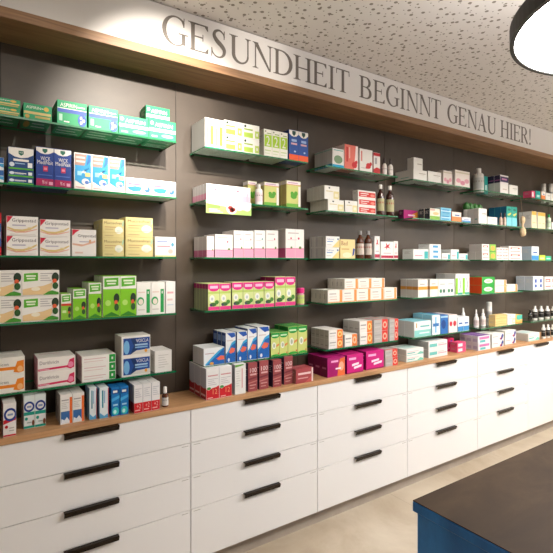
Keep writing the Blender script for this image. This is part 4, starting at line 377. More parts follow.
 'tealflat': ('low teal green carton','#2cb890','#2cb890',{'f':[('r',0.1,0.3,0.8,0.5,'#d0f0e4')],'l':[('r',0.18,0.755,0.8,0.78,'#d8d4cc'),('r',0.18,0.685,0.558,0.71,'#d8d4cc'),('r',0.18,0.615,0.639,0.64,'#d8d4cc'),('r',0.18,0.545,0.719,0.57,'#d8d4cc')]}),
 'blueicons': ('white carton with two blue icons','#eef0f2','#c4ccd4',{'f':[('r',0.3,0.54,0.75,0.8,'#3c5ca8'),('r',0.3,0.2,0.75,0.42,'#3c5ca8')],'l':[('r',0.18,0.755,0.8,0.78,'#d8d4cc'),('r',0.18,0.685,0.558,0.71,'#d8d4cc'),('r',0.18,0.615,0.639,0.64,'#d8d4cc'),('r',0.18,0.545,0.719,0.57,'#d8d4cc')]}),
}
def carton_mesh(kind, w, d, h):
    look, base, side, art = KINDS[kind]
    bm = bmesh.new(); cols = [base]
    def mi(c):
        if c not in cols: cols.append(c)
        return cols.index(c)
    e = .0002
    add_box(bm, 0, 0, 0, w, d, h, 0, .0006)
    bm.normal_update()
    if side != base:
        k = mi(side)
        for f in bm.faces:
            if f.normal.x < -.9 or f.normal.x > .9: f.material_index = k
    FM = {'f': lambda u, v, q: (u*w, -e*q, v*h), 'l': lambda u, v, q: (-e*q, d*(1-u), v*h), 't': lambda u, v, q: (u*w, v*d, h+e*q), 'b': lambda u, v, q: (u*w, (1-v)*d, -e*q)}
    for face, items in art.items():
        F = FM[face]; q = 0; lo, hi = (.012, .988)
        cl = lambda t: min(hi, max(lo, t))
        for it in items:
            q += 1; k = mi(it[-1])
            if it[0] == 'r': pts = [(it[1], it[2]), (it[3], it[2]), (it[3], it[4]), (it[1], it[4])]
            elif it[0] == 'p': pts = it[1]
            elif it[0] == 'e': pts = [(it[1]+it[3]*math.cos(a*math.pi/9), it[2]+it[4]*math.sin(a*math.pi/9)) for a in range(18)]
            elif it[0] == 't':
                vs, fs = text_geo(it[1]); x0, y0, x1, y1 = it[2:6]
                V = [bm.verts.new(F(x0+(x1-x0)*a, y0+(y1-y0)*b, q)) for a, b in vs]
                for f in fs:
                    try: bm.faces.new([V[i] for i in f]).material_index = k
                    except ValueError: pass
                continue
            add_poly(bm, [F(cl(a), cl(b), q) for a, b in pts], k)
    if 'b' not in art or True:       # folded flap line on the side face
        k = mi('#8a8680'); F = FM['l']
        add_poly(bm, [F(.02, .985, 1), (F(.98, .985, 1)), F(.98, .98, 1), F(.02, .98, 1)], k)
    me = bpy.data.meshes.new('medicine_carton'); bm.to_mesh(me); bm.free()
    for c_ in cols: me.materials.append(paper(c_))
    return me
def place(sh, bay):
    b = SH_BAY[bay-1]
    return "%s bay's %s shelf" % (b, SNAME[sh-1]) if sh < 6 else 'counter below %s bay' % b
def ordinal(i, n):
    if n == 1: return ''
    if n == 2: return ('left', 'right')[i]
    if n == 3: return ('left', 'middle', 'right')[i]
    return ORD[i]+' from left'
# shelf, bay, kind, x0, x1, front y, base z, columns, layers, rows deep, height, depth
RUNS = [
 (1, 1, 'aspirin_gold', 0.0524, 0.1807, 2.178, 2.187, 1, 2, 1, 0.0352, 0.17),
 (1, 1, 'aspirin_gold', 0.191, 0.2998, 2.178, 2.187, 1, 1, 1, 0.0669, 0.17),
 (1, 1, 'aspirin_blue', 0.3195, 0.4423, 2.178, 2.187, 1, 1, 1, 0.1054, 0.18),
 (1, 1, 'aspirin_blue', 0.449, 0.5793, 2.178, 2.187, 1, 1, 1, 0.1055, 0.18),
 (1, 1, 'aspirin_white', 0.5807, 0.724, 2.178, 2.187, 1, 1, 1, 0.0882, 0.18),
 (1, 1, 'aspirin_white', 0.725, 0.8622, 2.178, 2.187, 1, 1, 1, 0.0954, 0.08),
 (1, 1, 'aspirin_white', 0.7377, 0.863, 2.262, 2.187, 1, 2, 1, 0.0937, 0.09),
 (2, 1, 'blue_wave', 0.0729, 0.1215, 2.178, 1.909, 1, 2, 1, 0.0517, 0.1),
 (2, 1, 'wick_flat', 0.1357, 0.2308, 2.178, 1.909, 1, 2, 1, 0.0301, 0.1),
 (2, 1, 'wick_arch', 0.1357, 0.2308, 2.178, 1.9692, 1, 1, 1, 0.0926, 0.1),
 (2, 1, 'medinait', 0.2375, 0.3778, 2.178, 1.909, 2, 1, 2, 0.1675, 0.09),
 (2, 1, 'splash', 0.388, 0.6119, 2.178, 1.909, 3, 1, 2, 0.1627, 0.09),
 (2, 1, 'boxa', 0.6152, 0.8622, 2.178, 1.909, 2, 1, 2, 0.0762, 0.09),
 (3, 1, 'redblue', 0.0729, 0.1127, 2.178, 1.611, 1, 1, 1, 0.1751, 0.1),
 (3, 1, 'grippostad', 0.1296, 0.247, 2.178, 1.611, 1, 2, 2, 0.0822, 0.08),
 (3, 1, 'grippostad', 0.2527, 0.3737, 2.178, 1.611, 1, 2, 2, 0.0784, 0.08),
 (3, 1, 'grippostad_tall', 0.3798, 0.4829, 2.178, 1.611, 1, 1, 1, 0.1196, 0.07),
 (3, 1, 'mucos', 0.5091, 0.6059, 2.178, 1.611, 1, 2, 3, 0.0859, 0.06),
 (3, 1, 'mucos', 0.6128, 0.7447, 2.178, 1.611, 1, 2, 3, 0.0934, 0.06),
 (3, 1, 'pinkline', 0.7547, 0.8622, 2.178, 1.611, 1, 1, 2, 0.099, 0.07),
 (4, 1, 'veg_wide', 0.0423, 0.3294, 2.178, 1.3314, 2, 2, 2, 0.1093, 0.08),
 (4, 1, 'veg_red', 0.3354, 0.3778, 2.178, 1.3314, 1, 1, 3, 0.1146, 0.04),
 (4, 1, 'veg_tall', 0.3839, 0.4401, 2.178, 1.3314, 1, 1, 3, 0.1341, 0.05),
 (4, 1, 'veg_tall', 0.4486, 0.5051, 2.178, 1.3314, 1, 1, 3, 0.1613, 0.05),
 (4, 1, 'veg_tall', 0.5104, 0.6645, 2.178, 1.3314, 2, 1, 4, 0.1897, 0.045),
 (4, 1, 'greenstripe', 0.6669, 0.8052, 2.178, 1.3314, 2, 1, 3, 0.1564, 0.05),
 (4, 1, 'pinkline_tall', 0.8093, 0.8596, 2.178, 1.3314, 1, 1, 2, 0.1581, 0.06),
 (5, 1, 'orangeband', 0.0223, 0.1972, 2.178, 1.044, 1, 2, 2, 0.0731, 0.08),
 (5, 1, 'dorithricin', 0.2447, 0.3946, 2.178, 1.044, 1, 2, 1, 0.0641, 0.14),
 (5, 1, 'greenend', 0.4212, 0.5693, 2.178, 1.044, 1, 3, 2, 0.0389, 0.08),
 (5, 1, 'voicla', 0.5944, 0.7324, 2.178, 1.044, 1, 2, 1, 0.0952, 0.12),
 (5, 1, 'whitegrey', 0.7547, 0.8413, 2.178, 1.044, 1, 1, 2, 0.1055, 0.07),
 (6, 1, 'bluering_red', 0.1153, 0.1617, 2.128, 0.88, 1, 1, 2, 0.1338, 0.05),
 (6, 1, 'bluering_teal', 0.1927, 0.2774, 2.1854, 0.88, 2, 1, 2, 0.1395, 0.05),
 (6, 1, 'mountain', 0.3287, 0.4266, 2.1525, 0.88, 2, 1, 3, 0.1283, 0.045),
 (6, 1, 'lightblue_slim', 0.447, 0.4789, 2.15, 0.88, 1, 1, 2, 0.1423, 0.045),
 (6, 1, 'lightblue_slim', 0.4881, 0.5284, 2.1397, 0.88, 1, 1, 2, 0.1384, 0.045),
 (6, 1, 'bluetube', 0.5402, 0.6182, 2.1432, 0.88, 2, 1, 2, 0.1296, 0.045),
 (6, 1, 'whitered', 0.6377, 0.7619, 2.128, 0.88, 3, 1, 3, 0.1322, 0.06),
 (1, 2, 'limewhite_tall', 1.0206, 1.1282, 2.178, 2.187, 2, 1, 1, 0.1534, 0.175),
 (1, 2, 'limewhite_flat', 1.1312, 1.3541, 2.178, 2.187, 2, 2, 1, 0.0805, 0.17),
 (1, 2, 'limewhite_two', 1.384, 1.5488, 2.178, 2.187, 3, 1, 2, 0.1538, 0.085),
 (1, 2, 'blue_orange', 1.5588, 1.7027, 2.178, 2.187, 2, 1, 2, 0.1799, 0.06),
 (2, 2, 'pinkcarton', 1.0291, 1.2955, 2.178, 1.909, 2, 1, 5, 0.088, 0.036),
 (2, 2, 'limeleaf', 1.3423, 1.4034, 2.285, 1.909, 1, 1, 1, 0.1497, 0.06),
 (2, 2, 'limeleaf', 1.3873, 1.4886, 2.178, 1.909, 1, 1, 2, 0.1324, 0.05),
 (2, 2, 'limeleaf', 1.5395, 1.6438, 2.178, 1.909, 1, 1, 3, 0.1571, 0.05),
 (3, 2, 'pinkbase', 1.032, 1.0758, 2.178, 1.611, 1, 1, 3, 0.111, 0.055),
 (3, 2, 'pinkbase', 1.0793, 1.1856, 2.178, 1.611, 1, 1, 2, 0.1232, 0.07),
 (3, 2, 'pinkbase', 1.1918, 1.3181, 2.178, 1.611, 2, 1, 2, 0.1478, 0.07),
 (3, 2, 'pinkteal', 1.322, 1.396, 2.178, 1.611, 1, 1, 2, 0.1543, 0.07),
 (3, 2, 'pinkbase', 1.3987, 1.483, 2.178, 1.611, 1, 1, 2, 0.1575, 0.07),
 (3, 2, 'pinkbase_wide', 1.5359, 1.6716, 2.178, 1.611, 1, 1, 2, 0.1714, 0.08),
 (4, 2, 'pinklime', 1.0377, 1.1734, 2.178, 1.3314, 2, 1, 5, 0.1412, 0.036),
 (4, 2, 'pinklime', 1.182, 1.4539, 2.178, 1.3314, 4, 1, 2, 0.1453, 0.05),
 (4, 2, 'pinklime', 1.4622, 1.6061, 2.178, 1.3314, 2, 1, 3, 0.17, 0.055),
 (5, 2, 'blueswoosh_flat', 1.0149, 1.1372, 2.178, 1.044, 1, 1, 2, 0.0906, 0.07),
 (5, 2, 'blueswoosh', 1.142, 1.2029, 2.178, 1.044, 1, 1, 3, 0.163, 0.05),
 (5, 2, 'blueswoosh', 1.2103, 1.2743, 2.178, 1.044, 1, 1, 3, 0.1637, 0.05),
 (5, 2, 'blueswoosh', 1.2782, 1.3376, 2.178, 1.044, 1, 1, 3, 0.1746, 0.05),
 (5, 2, 'blueswoosh', 1.3416, 1.4217, 2.178, 1.044, 1, 1, 3, 0.1797, 0.05),
 (5, 2, 'limegreen', 1.4312, 1.5502, 2.178, 1.044, 2, 1, 3, 0.1385, 0.05),
 (5, 2, 'limegreen', 1.5538, 1.6928, 2.178, 1.044, 2, 1, 3, 0.1633, 0.05),
 (6, 2, 'redbase', 1.0051, 1.1539, 2.1307, 0.88, 2, 1, 3, 0.161, 0.072),
 (6, 2, 'whiteslim', 1.1732, 1.2405, 2.133, 0.88, 1, 1, 2, 0.1613, 0.06),
 (6, 2, 'maroon', 1.2595, 1.3187, 2.1408, 0.88, 1, 1, 2, 0.1562, 0.05),
 (6, 2, 'maroon', 1.3342, 1.3962, 2.145, 0.88, 1, 1, 2, 0.1574, 0.05),
 (6, 2, 'maroon', 1.4227, 1.4822, 2.1445, 0.88, 1, 1, 2, 0.1526, 0.05),
 (6, 2, 'maroon', 1.5071, 1.569, 2.1542, 0.88, 1, 1, 2, 0.1611, 0.05),
 (6, 2, 'maroon_flat', 1.5728, 1.7013, 2.128, 0.88, 1, 1, 1, 0.084, 0.09),
 (1, 3, 'bluefoot', 1.8924, 1.9889, 2.178, 2.187, 1, 1, 4, 0.1191, 0.045),
 (1, 3, 'redgrad', 1.9975, 2.1169, 2.178, 2.187, 1, 1, 1, 0.159, 0.1),
 (1, 3, 'reddot', 2.1295, 2.2494, 2.178, 2.187, 1, 1, 1, 0.1496, 0.1),
 (1, 3, 'redslim', 2.2588, 2.322, 2.178, 2.187, 1, 1, 1, 0.1411, 0.1),
 (2, 3, 'creamwhite', 1.8556, 1.9889, 2.178, 1.909, 1, 1, 5, 0.0714, 0.036),
 (2, 3, 'creamwhite_up', 1.8273, 1.9507, 2.178, 1.9804, 1, 1, 5, 0.0844, 0.036),
 (2, 3, 'creamwhite', 1.9992, 2.1079, 2.178, 1.909, 1, 1, 2, 0.0764, 0.06),
 (2, 3, 'redwhite3', 2.1142, 2.2778, 2.178, 1.909, 1, 3, 1, 0.0511, 0.05),
 (3, 3, 'yellowblue', 1.8394, 1.9532, 2.178, 1.611, 1, 2, 3, 0.0693, 0.055),
 (3, 3, 'yellowbad', 1.9592, 2.0892, 2.178, 1.611, 1, 1, 1, 0.1237, 0.06),
 (3, 3, 'redcross_slim', 2.2664, 2.3162, 2.178, 1.611, 1, 1, 2, 0.1533, 0.06),
 (3, 3, 'redcross', 2.3258, 2.4507, 2.178, 1.611, 1, 1, 2, 0.1179, 0.06),
 (3, 3, 'redcross', 2.4548, 2.4988, 2.178, 1.611, 1, 1, 2, 0.125, 0.06),
 (4, 3, 'orangebandwhite', 1.8556, 2.4854, 2.178, 1.3314, 5, 1, 4, 0.081, 0.042),
 (4, 3, 'orangebandwhite_up', 1.9975, 2.3649, 2.178, 1.4124, 3, 1, 4, 0.0677, 0.042),
 (5, 3, 'orangecirc', 1.8621, 1.9804, 2.178, 1.044, 1, 2, 4, 0.0589, 0.045),
 (5, 3, 'orangecirc_small', 1.9975, 2.107, 2.178, 1.044, 1, 1, 2, 0.0779, 0.07),
 (5, 3, 'orangecirc', 2.1295, 2.2456, 2.178, 1.044, 1, 2, 3, 0.0772, 0.055),
 (5, 3, 'redcirc', 2.2588, 2.3945, 2.178, 1.044, 1, 2, 2, 0.078, 0.08),
 (5, 3, 'redcirc', 2.4105, 2.5008, 2.178, 1.044, 1, 2, 2, 0.0752, 0.08),
 (6, 3, 'magenta_face', 1.8183, 1.9642, 2.139, 0.88, 1, 1, 3, 0.1191, 0.065),
 (6, 3, 'magenta', 1.9778, 2.1216, 2.1381, 0.88, 1, 1, 2, 0.1197, 0.08),
 (6, 3, 'magenta', 2.1561, 2.3228, 2.1482, 0.88, 1, 1, 2, 0.1209, 0.08),
 (6, 3, 'redcirc', 2.338, 2.4612, 2.1479, 0.88, 1, 2, 1, 0.0557, 0.1),
 (1, 4, 'plainwhite', 2.6598, 2.8107, 2.178, 2.187, 1, 1, 1, 0.075, 0.17),
 (1, 4, 'plainwhite', 2.8268, 2.9828, 2.178, 2.187, 1, 1, 1, 0.0818, 0.12),
 (1, 4, 'plainwhite_up', 2.6631, 2.7629, 2.178, 2.262, 1, 1, 1, 0.0855, 0.06),
 (1, 4, 'pinkdots', 3.1547, 3.3472, 2.178, 2.187, 1, 1, 1, 0.1272, 0.1),
 (1, 4, 'pinkdots', 3.0224, 3.1349, 2.19, 2.187, 1, 1, 1, 0.1101, 0.06),
 (2, 4, 'magenta_small', 2.7014, 2.861, 2.3, 1.909, 1, 1, 1, 0.0745, 0.05),
 (2, 4, 'greenfield', 2.8453, 2.9634, 2.178, 1.909, 1, 1, 2, 0.0832, 0.05),
 (2, 4, 'skyblue', 2.9755, 3.1064, 2.178, 1.909, 1, 2, 1, 0.0487, 0.1),
 (2, 4, 'orangewhite', 3.114, 3.2351, 2.178, 1.909, 1, 1, 1, 0.0745, 0.1),
 (2, 4, 'bluewhite_small', 3.2429, 3.3581, 2.178, 1.909, 1, 1, 1, 0.0392, 0.1),
 (3, 4, 'tealend', 2.6587, 2.8291, 2.178, 1.611, 1, 1, 1, 0.0731, 0.1),
 (3, 4, 'bluelabel', 2.8429, 2.9791, 2.178, 1.611, 1, 3, 1, 0.0379, 0.1),
 (3, 4, 'tealend', 2.9876, 3.0913, 2.178, 1.611, 1, 1, 1, 0.0487, 0.1),
 (3, 4, 'tealend', 3.0988, 3.2011, 2.178, 1.611, 1, 1, 1, 0.0788, 0.1),
 (3, 4, 'tealend', 3.2089, 3.3256, 2.178, 1.611, 1, 1, 1, 0.0485, 0.1),
 (4, 4, 'amberband', 2.7137, 2.8222, 2.178, 1.3314, 1, 1, 3, 0.1312, 0.055),
 (4, 4, 'amberband', 2.8453, 2.9394, 2.178, 1.3314, 1, 1, 3, 0.1316, 0.055),
 (4, 4, 'greenicons', 2.9466, 3.1496, 2.178, 1.3314, 2, 1, 1, 0.1282, 0.09),
 (4, 4, 'limewave', 3.1572, 3.3404, 2.178, 1.3314, 2, 1, 2, 0.1665, 0.09),
 (5, 4, 'tealwhite', 2.6686, 2.8569, 2.178, 1.044, 1, 1, 2, 0.1134, 0.09),
 (5, 4, 'bluecross', 2.8709, 2.9634, 2.178, 1.044, 1, 1, 2, 0.1491, 0.09),
 (5, 4, 'bluepack', 2.9707, 3.0638, 2.178, 1.044, 1, 1, 2, 0.1428, 0.09),
 (5, 4, 'reddots', 3.0713, 3.1791, 2.178, 1.044, 1, 1, 2, 0.1373, 0.09),
 (5, 4, 'bluewhite_small', 3.1907, 3.3404, 2.178, 1.044, 2, 1, 2, 0.111, 0.08),
 (6, 4, 'tealwhite_flat', 2.5647, 2.7506, 2.1612, 0.88, 1, 2, 1, 0.0445, 0.17),
 (6, 4, 'tealpink_flat', 2.8138, 3.0387, 2.1663, 0.88, 1, 2, 1, 0.0605, 0.19),
 (6, 4, 'magentablue', 3.1593, 3.2333, 2.245, 0.88, 1, 1, 1, 0.1046, 0.05),
 (6, 4, 'pinkwhite_small', 3.17, 3.2812, 2.17, 0.88, 1, 2, 1, 0.0393, 0.07),
 (1, 5, 'teal_slim', 3.7211, 3.7745, 2.28, 2.187, 1, 1, 1, 0.1537, 0.08),
 (1, 5, 'purpletop', 3.7895, 3.9187, 2.178, 2.187, 1, 1, 3, 0.1576, 0.055),
 (1, 5, 'plainwhite', 3.9316, 4.0712, 2.178, 2.187, 1, 1, 1, 0.0856, 0.08),
 (2, 5, 'plainwhite', 3.469, 3.5866, 2.178, 1.909, 1, 1, 2, 0.126, 0.05),
 (2, 5, 'plainwhite', 3.6012, 3.7479, 2.178, 1.909, 1, 1, 1, 0.064, 0.08),
 (2, 5, 'teal_pair', 3.8915, 4.0628, 2.178, 1.909, 2, 1, 3, 0.1723, 0.055),
 (3, 5, 'plainwhite', 3.5809, 3.6514, 2.3, 1.611, 1, 1, 1, 0.0719, 0.06),
 (3, 5, 'redlabel', 3.5187, 3.6248, 2.178, 1.611, 1, 2, 2, 0.0651, 0.06),
 (3, 5, 'limeorange', 3.6307, 3.7205, 2.178, 1.611, 1, 2, 1, 0.0656, 0.08),
 (3, 5, 'redlabel', 3.7296, 3.9139, 2.178, 1.611, 2, 2, 1, 0.0527, 0.08),
 (3, 5, 'redlabel', 3.9268, 4.1388, 2.178, 1.611, 1, 2, 1, 0.0613, 0.08),
 (4, 5, 'greenorange', 3.5187, 3.7054, 2.178, 1.3314, 1, 2, 2, 0.0678, 0.08),
 (4, 5, 'orangebandwhite', 3.7145, 3.8915, 2.178, 1.3314, 1, 2, 1, 0.0535, 0.08),
 (4, 5, 'orangebandwhite', 3.9011, 4.0712, 2.178, 1.3314, 1, 1, 1, 0.0649, 0.08),
 (5, 5, 'yellowwood', 3.713, 3.8915, 2.178, 1.044, 1, 2, 1, 0.0481, 0.06),
 (5, 5, 'creamwhite', 3.9011, 4.0312, 2.178, 1.044, 1, 1, 1, 0.087, 0.1),
 (5, 5, 'tealyellow', 4.0412, 4.1473, 2.178, 1.044, 1, 1, 1, 0.0756, 0.1),
 (6, 5, 'purplewhite', 3.3839, 3.556, 2.128, 0.88, 1, 2, 3, 0.058, 0.055),
 (6, 5, 'whiteblueend', 3.5998, 3.7758, 2.1393, 0.88, 1, 2, 1, 0.0559, 0.15),
 (6, 5, 'whiteblueend', 3.8257, 4.0022, 2.1561, 0.88, 1, 2, 1, 0.0589, 0.15),
 (1, 6, 'pinkwhite_small', 4.3133, 4.3764, 2.178, 2.187, 1, 1, 1, 0.0673, 0.08),
 (1, 6, 'teal_slim', 4.3892, 4.4777, 2.178, 2.187, 1, 1, 1, 0.0741, 0.06),
 (1, 6, 'orangewhite', 4.487, 4.5607, 2.178, 2.187, 1, 1, 1, 0.0782, 0.06),
 (1, 6, 'plainwhite', 4.5721, 4.7681, 2.178, 2.187, 2, 1, 1, 0.0715, 0.06),
 (2, 6, 'creamtall', 4.3133, 4.4038, 2.178, 1.909, 1, 1, 2, 0.1561, 0.06),
 (2, 6, 'creamtall', 4.4221, 4.5683, 2.178, 1.909, 2, 1, 2, 0.1538, 0.06),
 (2, 6, 'plainwhite', 4.6886, 4.8493, 2.178, 1.909, 1, 1, 1, 0.0739, 0.08),
 (3, 6, 'bluewhite_small', 4.3098, 4.4406, 2.178, 1.611, 1, 1, 1, 0.1283, 0.1),
 (3, 6, 'limeflat', 4.4517, 4.5607, 2.178, 1.611, 1, 1, 1, 0.0496, 0.08),
 (3, 6, 'tealflat', 4.5721, 4.6768, 2.178, 1.611, 1, 1, 1, 0.0414, 0.08),
 (4, 6, 'blueicons', 4.3402, 4.5227, 2.178, 1.3314, 2, 1, 2, 0.1288, 0.08),
 (4, 6, 'redlabel', 4.5531, 4.8085, 2.178, 1.3314, 2, 1, 2, 0.1208, 0.08),
 (6, 6, 'tealwhite_flat', 4.1623, 4.3567, 2.128, 0.88, 1, 1, 1, 0.0693, 0.16),
]
# cartons wholly hidden behind the others (run: column, layer, row) are left out
HIDDEN = {15: ((0,1,1),), 18: ((0,0,2),(0,1,2)), 20: ((0,0,1),(0,1,1),(1,0,1)), 24: ((1,0,3),), 25: ((0,0,2),), 27: ((0,0,1),), 43: ((1,0,1),(1,0,2),(1,0,3),(1,0,4)), 50: ((0,0,1),), 51: ((0,0,1),), 55: ((1,0,1),), 61: ((0,0,2),), 63: ((1,0,1),(1,0,2)), 81: ((0,0,1),), 83: ((2,0,1),(2,0,2),(2,0,3),(3,0,1),(3,0,2),(3,0,3),(4,0,2),(4,0,3)), 84: ((1,0,3),(2,0,1)), 88: ((0,0,1),), 89: ((0,0,1),), 112: ((1,0,1),), 117: ((0,0,1),), 152: ((1,0,1),), 153: ((0,0,1),(1,0,1))}
# past the 300 that show largest: the smallest or mostly covered ones, joined into one object
SMALL = {10: ((1,0,1),), 11: ((0,0,1),(1,0,1),(2,0,1)), 14: ((0,0,1),(0,1,1)), 15: ((0,0,1),), 17: ((0,1,2),(0,0,2)), 18: ((0,0,1),(0,1,1)), 19: ((0,0,1),), 20: ((1,1,1),), 21: ((0,0,1),(0,0,2)), 22: ((0,0,1),(0,0,2)), 23: ((0,0,1),(0,0,2)), 24: ((0,0,3),(0,0,1),(0,0,2),(1,0,2),(1,0,1)), 25: ((1,0,2),(0,0,1),(1,0,1)), 26: ((0,0,1),), 29: ((0,1,1),(0,0,1)), 31: ((0,0,1),), 33: ((1,0,1),), 34: ((1,0,1),(1,0,2)), 37: ((0,0,1),(1,0,1)), 38: ((0,0,2),(1,0,1),(2,0,1),(1,0,2),(2,0,2)), 41: ((0,0,1),(1,0,1),(2,0,1)), 42: ((0,0,1),(1,0,1)), 43: ((0,0,1),), 44: ((0,0,1),), 45: ((0,0,1),), 46: ((0,0,2),), 48: ((0,0,1),), 49: ((0,0,1),(1,0,1)), 52: ((0,0,1),), 53: ((1,0,2),(1,0,3),(1,0,4),(1,0,1)), 54: ((0,0,1),(2,0,1),(1,0,1),(3,0,1)), 55: ((0,0,1),(0,0,2),(1,0,2)), 58: ((0,0,1),(0,0,2)), 59: ((0,0,1),(0,0,2)), 60: ((0,0,1),(0,0,2)), 61: ((1,0,1),(1,0,2),(0,0,1)), 62: ((0,0,1),(0,0,2),(1,0,1),(1,0,2)), 64: ((0,0,1),), 65: ((0,0,1),), 66: ((0,0,1),), 67: ((0,0,1),), 68: ((0,0,1),), 74: ((0,0,4),), 75: ((0,0,4),), 76: ((0,0,1),), 80: ((0,0,1),), 82: ((0,0,1),), 83: ((4,0,1),(1,0,1),(1,0,3),(1,0,2)), 84: ((0,0,1),(1,0,1),(2,0,3),(2,0,2),(1,0,2)), 85: ((0,0,1),(0,0,2),(0,0,3)), 86: ((0,0,1),), 87: ((0,0,1),(0,0,2)), 88: ((0,1,1),), 89: ((0,1,1),), 110: ((0,0,2),(0,0,1)), 115: ((0,0,1),), 116: ((0,0,1),), 117: ((1,0,1),), 123: ((0,0,2),), 127: ((1,0,1),(1,0,2)), 128: ((0,0,0),), 131: ((0,1,0),(0,0,0),(1,0,0),(1,1,0)), 133: ((0,1,1),(0,0,1)), 139: ((0,0,1),(0,0,2)), 144: ((0,0,0),), 145: ((1,0,0),), 147: ((0,0,1),(1,0,1)), 148: ((0,0,0),), 150: ((0,0,0),), 151: ((0,0,0),), 153: ((1,0,0),)}
rest = bmesh.new(); rest_mats = []
columns = {}
for ri, (sh, bay, kind, x0, x1, y, z, n, m, d, h, D) in enumerate(RUNS):
    for i in range(n): columns.setdefault((sh, bay, kind), []).append((x0+(x1-x0)*i/n, ri, i))
for v in columns.values(): v.sort()
for ri, (sh, bay, kind, x0, x1, y, z, n, m, d, h, D) in enumerate(RUNS):
    w = (x1-x0)/n; me = carton_mesh(kind, w-.0012, D-.0012, h-.0006); first = None
    key = (sh, bay, kind); cl = columns[key]
    total = sum(RUNS[r][8]*(1 if i else RUNS[r][9]) for _, r, i in cl)
    for i in range(n):
        col = next(j for j, c_ in enumerate(cl) if c_[1] == ri and c_[2] == i)
        for k in range(d):
            for j in range(m):
                if (i, j, k) in HIDDEN.get(ri, ()): continue
                if (i, j, k) in SMALL.get(ri, ()):
                    v0 = len(rest.verts); f0 = len(rest.faces); rest.from_mesh(me)
                    rest.verts.ensure_lookup_table(); rest.faces.ensure_lookup_table()
                    bmesh.ops.translate(rest, vec=(x0+w*i+.0006, y+k*D+.0006, z+j*h+.0003), verts=rest.verts[v0:])
                    for mm in me.materials:
                        if mm not in rest_mats: rest_mats.append(mm)
                    idx = [rest_mats.index(mm) for mm in me.materials]
                    for f in rest.faces[f0:]: f.material_index = idx[f.material_index]
                    continue
                if first is None: o = first = link('medicine_carton', me)
                else: o = first.copy(); C.objects.link(o)
                o.location = (x0+w*i+.0006, y+k*D+.0006+(random.uniform(0, .004) if d*D < .17 else 0), z+j*h+.0003)
                lay = '' if m == 1 else (('lower', 'upper') if m == 2 else ('bottom', 'middle', 'top'))[j]
                row = '' if d == 1 else ('front row' if k == 0 else ORD[k]+' row')
                tag(o, ', '.join(s_ for s_ in (KINDS[kind][0], ordinal(col, len(cl)), (lay+' layer') if lay else '', row, place(sh, bay)) if s_), 'medicine box')
                if total > 1: o['group'] = '%s, %s' % (KINDS[kind][0]+'s', place(sh, bay))

if rest_mats:
    o = bm_obj('small_medicine_cartons', rest, rest_mats); o['kind'] = 'stuff'
    tag(o, 'the many small or half hidden medicine cartons behind and between the larger ones', 'medicine boxes')

# ------------------------------------------------------------------ bottles and jars
# kind of bottle: how it looks, body, cap and label colours, shape
BKINDS = {
 'brown_small': ('small brown drop bottle with white cap','#5a2f1c','#e9e5e0','#ded8d0','drop'),
 'white_bottle': ('white plastic bottle','#efeeea','#e6e4e0','#f0dce0','plain'),
 'pink_jar': ('pink capped lime jar','#d0a0a8','#d8207c','#c4d878','jar'),
 'white_dropper': ('white bottle with dark cap','#e2dcd6','#3a2c2c','#eee8e4','drop'),
 'brown_bottle': ('brown syrup bottle with white cap','#3c1a10','#ece8e2','#b8b488','syrup'),
 'brown_round': ('round shouldered brown bottle, grey cap','#4c2410','#8c8a88','#cfc4b8','syrup'),
 'white_shampoo': ('white shampoo bottle','#d4d2cc','#dcdad6','#c4c8c4','plain'),
 'beige_tube': ('small pinkish bottle with dark cap','#d8b4a0','#3c3434','#e0c8b8','drop'),
 'spray': ('white nasal spray bottle','#e8e6e0','#f2f0ec','#dcc8c4','spray'),
 'white_can': ('white cylindrical can','#e9e7e2','#cfcdc8','#b0b0b0','can'),
 'green_cap': ('white bottle with green cap','#e8ecd8','#2ca85c','#c8e0c0','plain'),
 'white_black': ('white bottle with black label','#e6e4de','#e9e7e2','#2a2624','plain'),
 'black_jar': ('black bottle','#181614','#14120f','#2c2824','drop'),
}
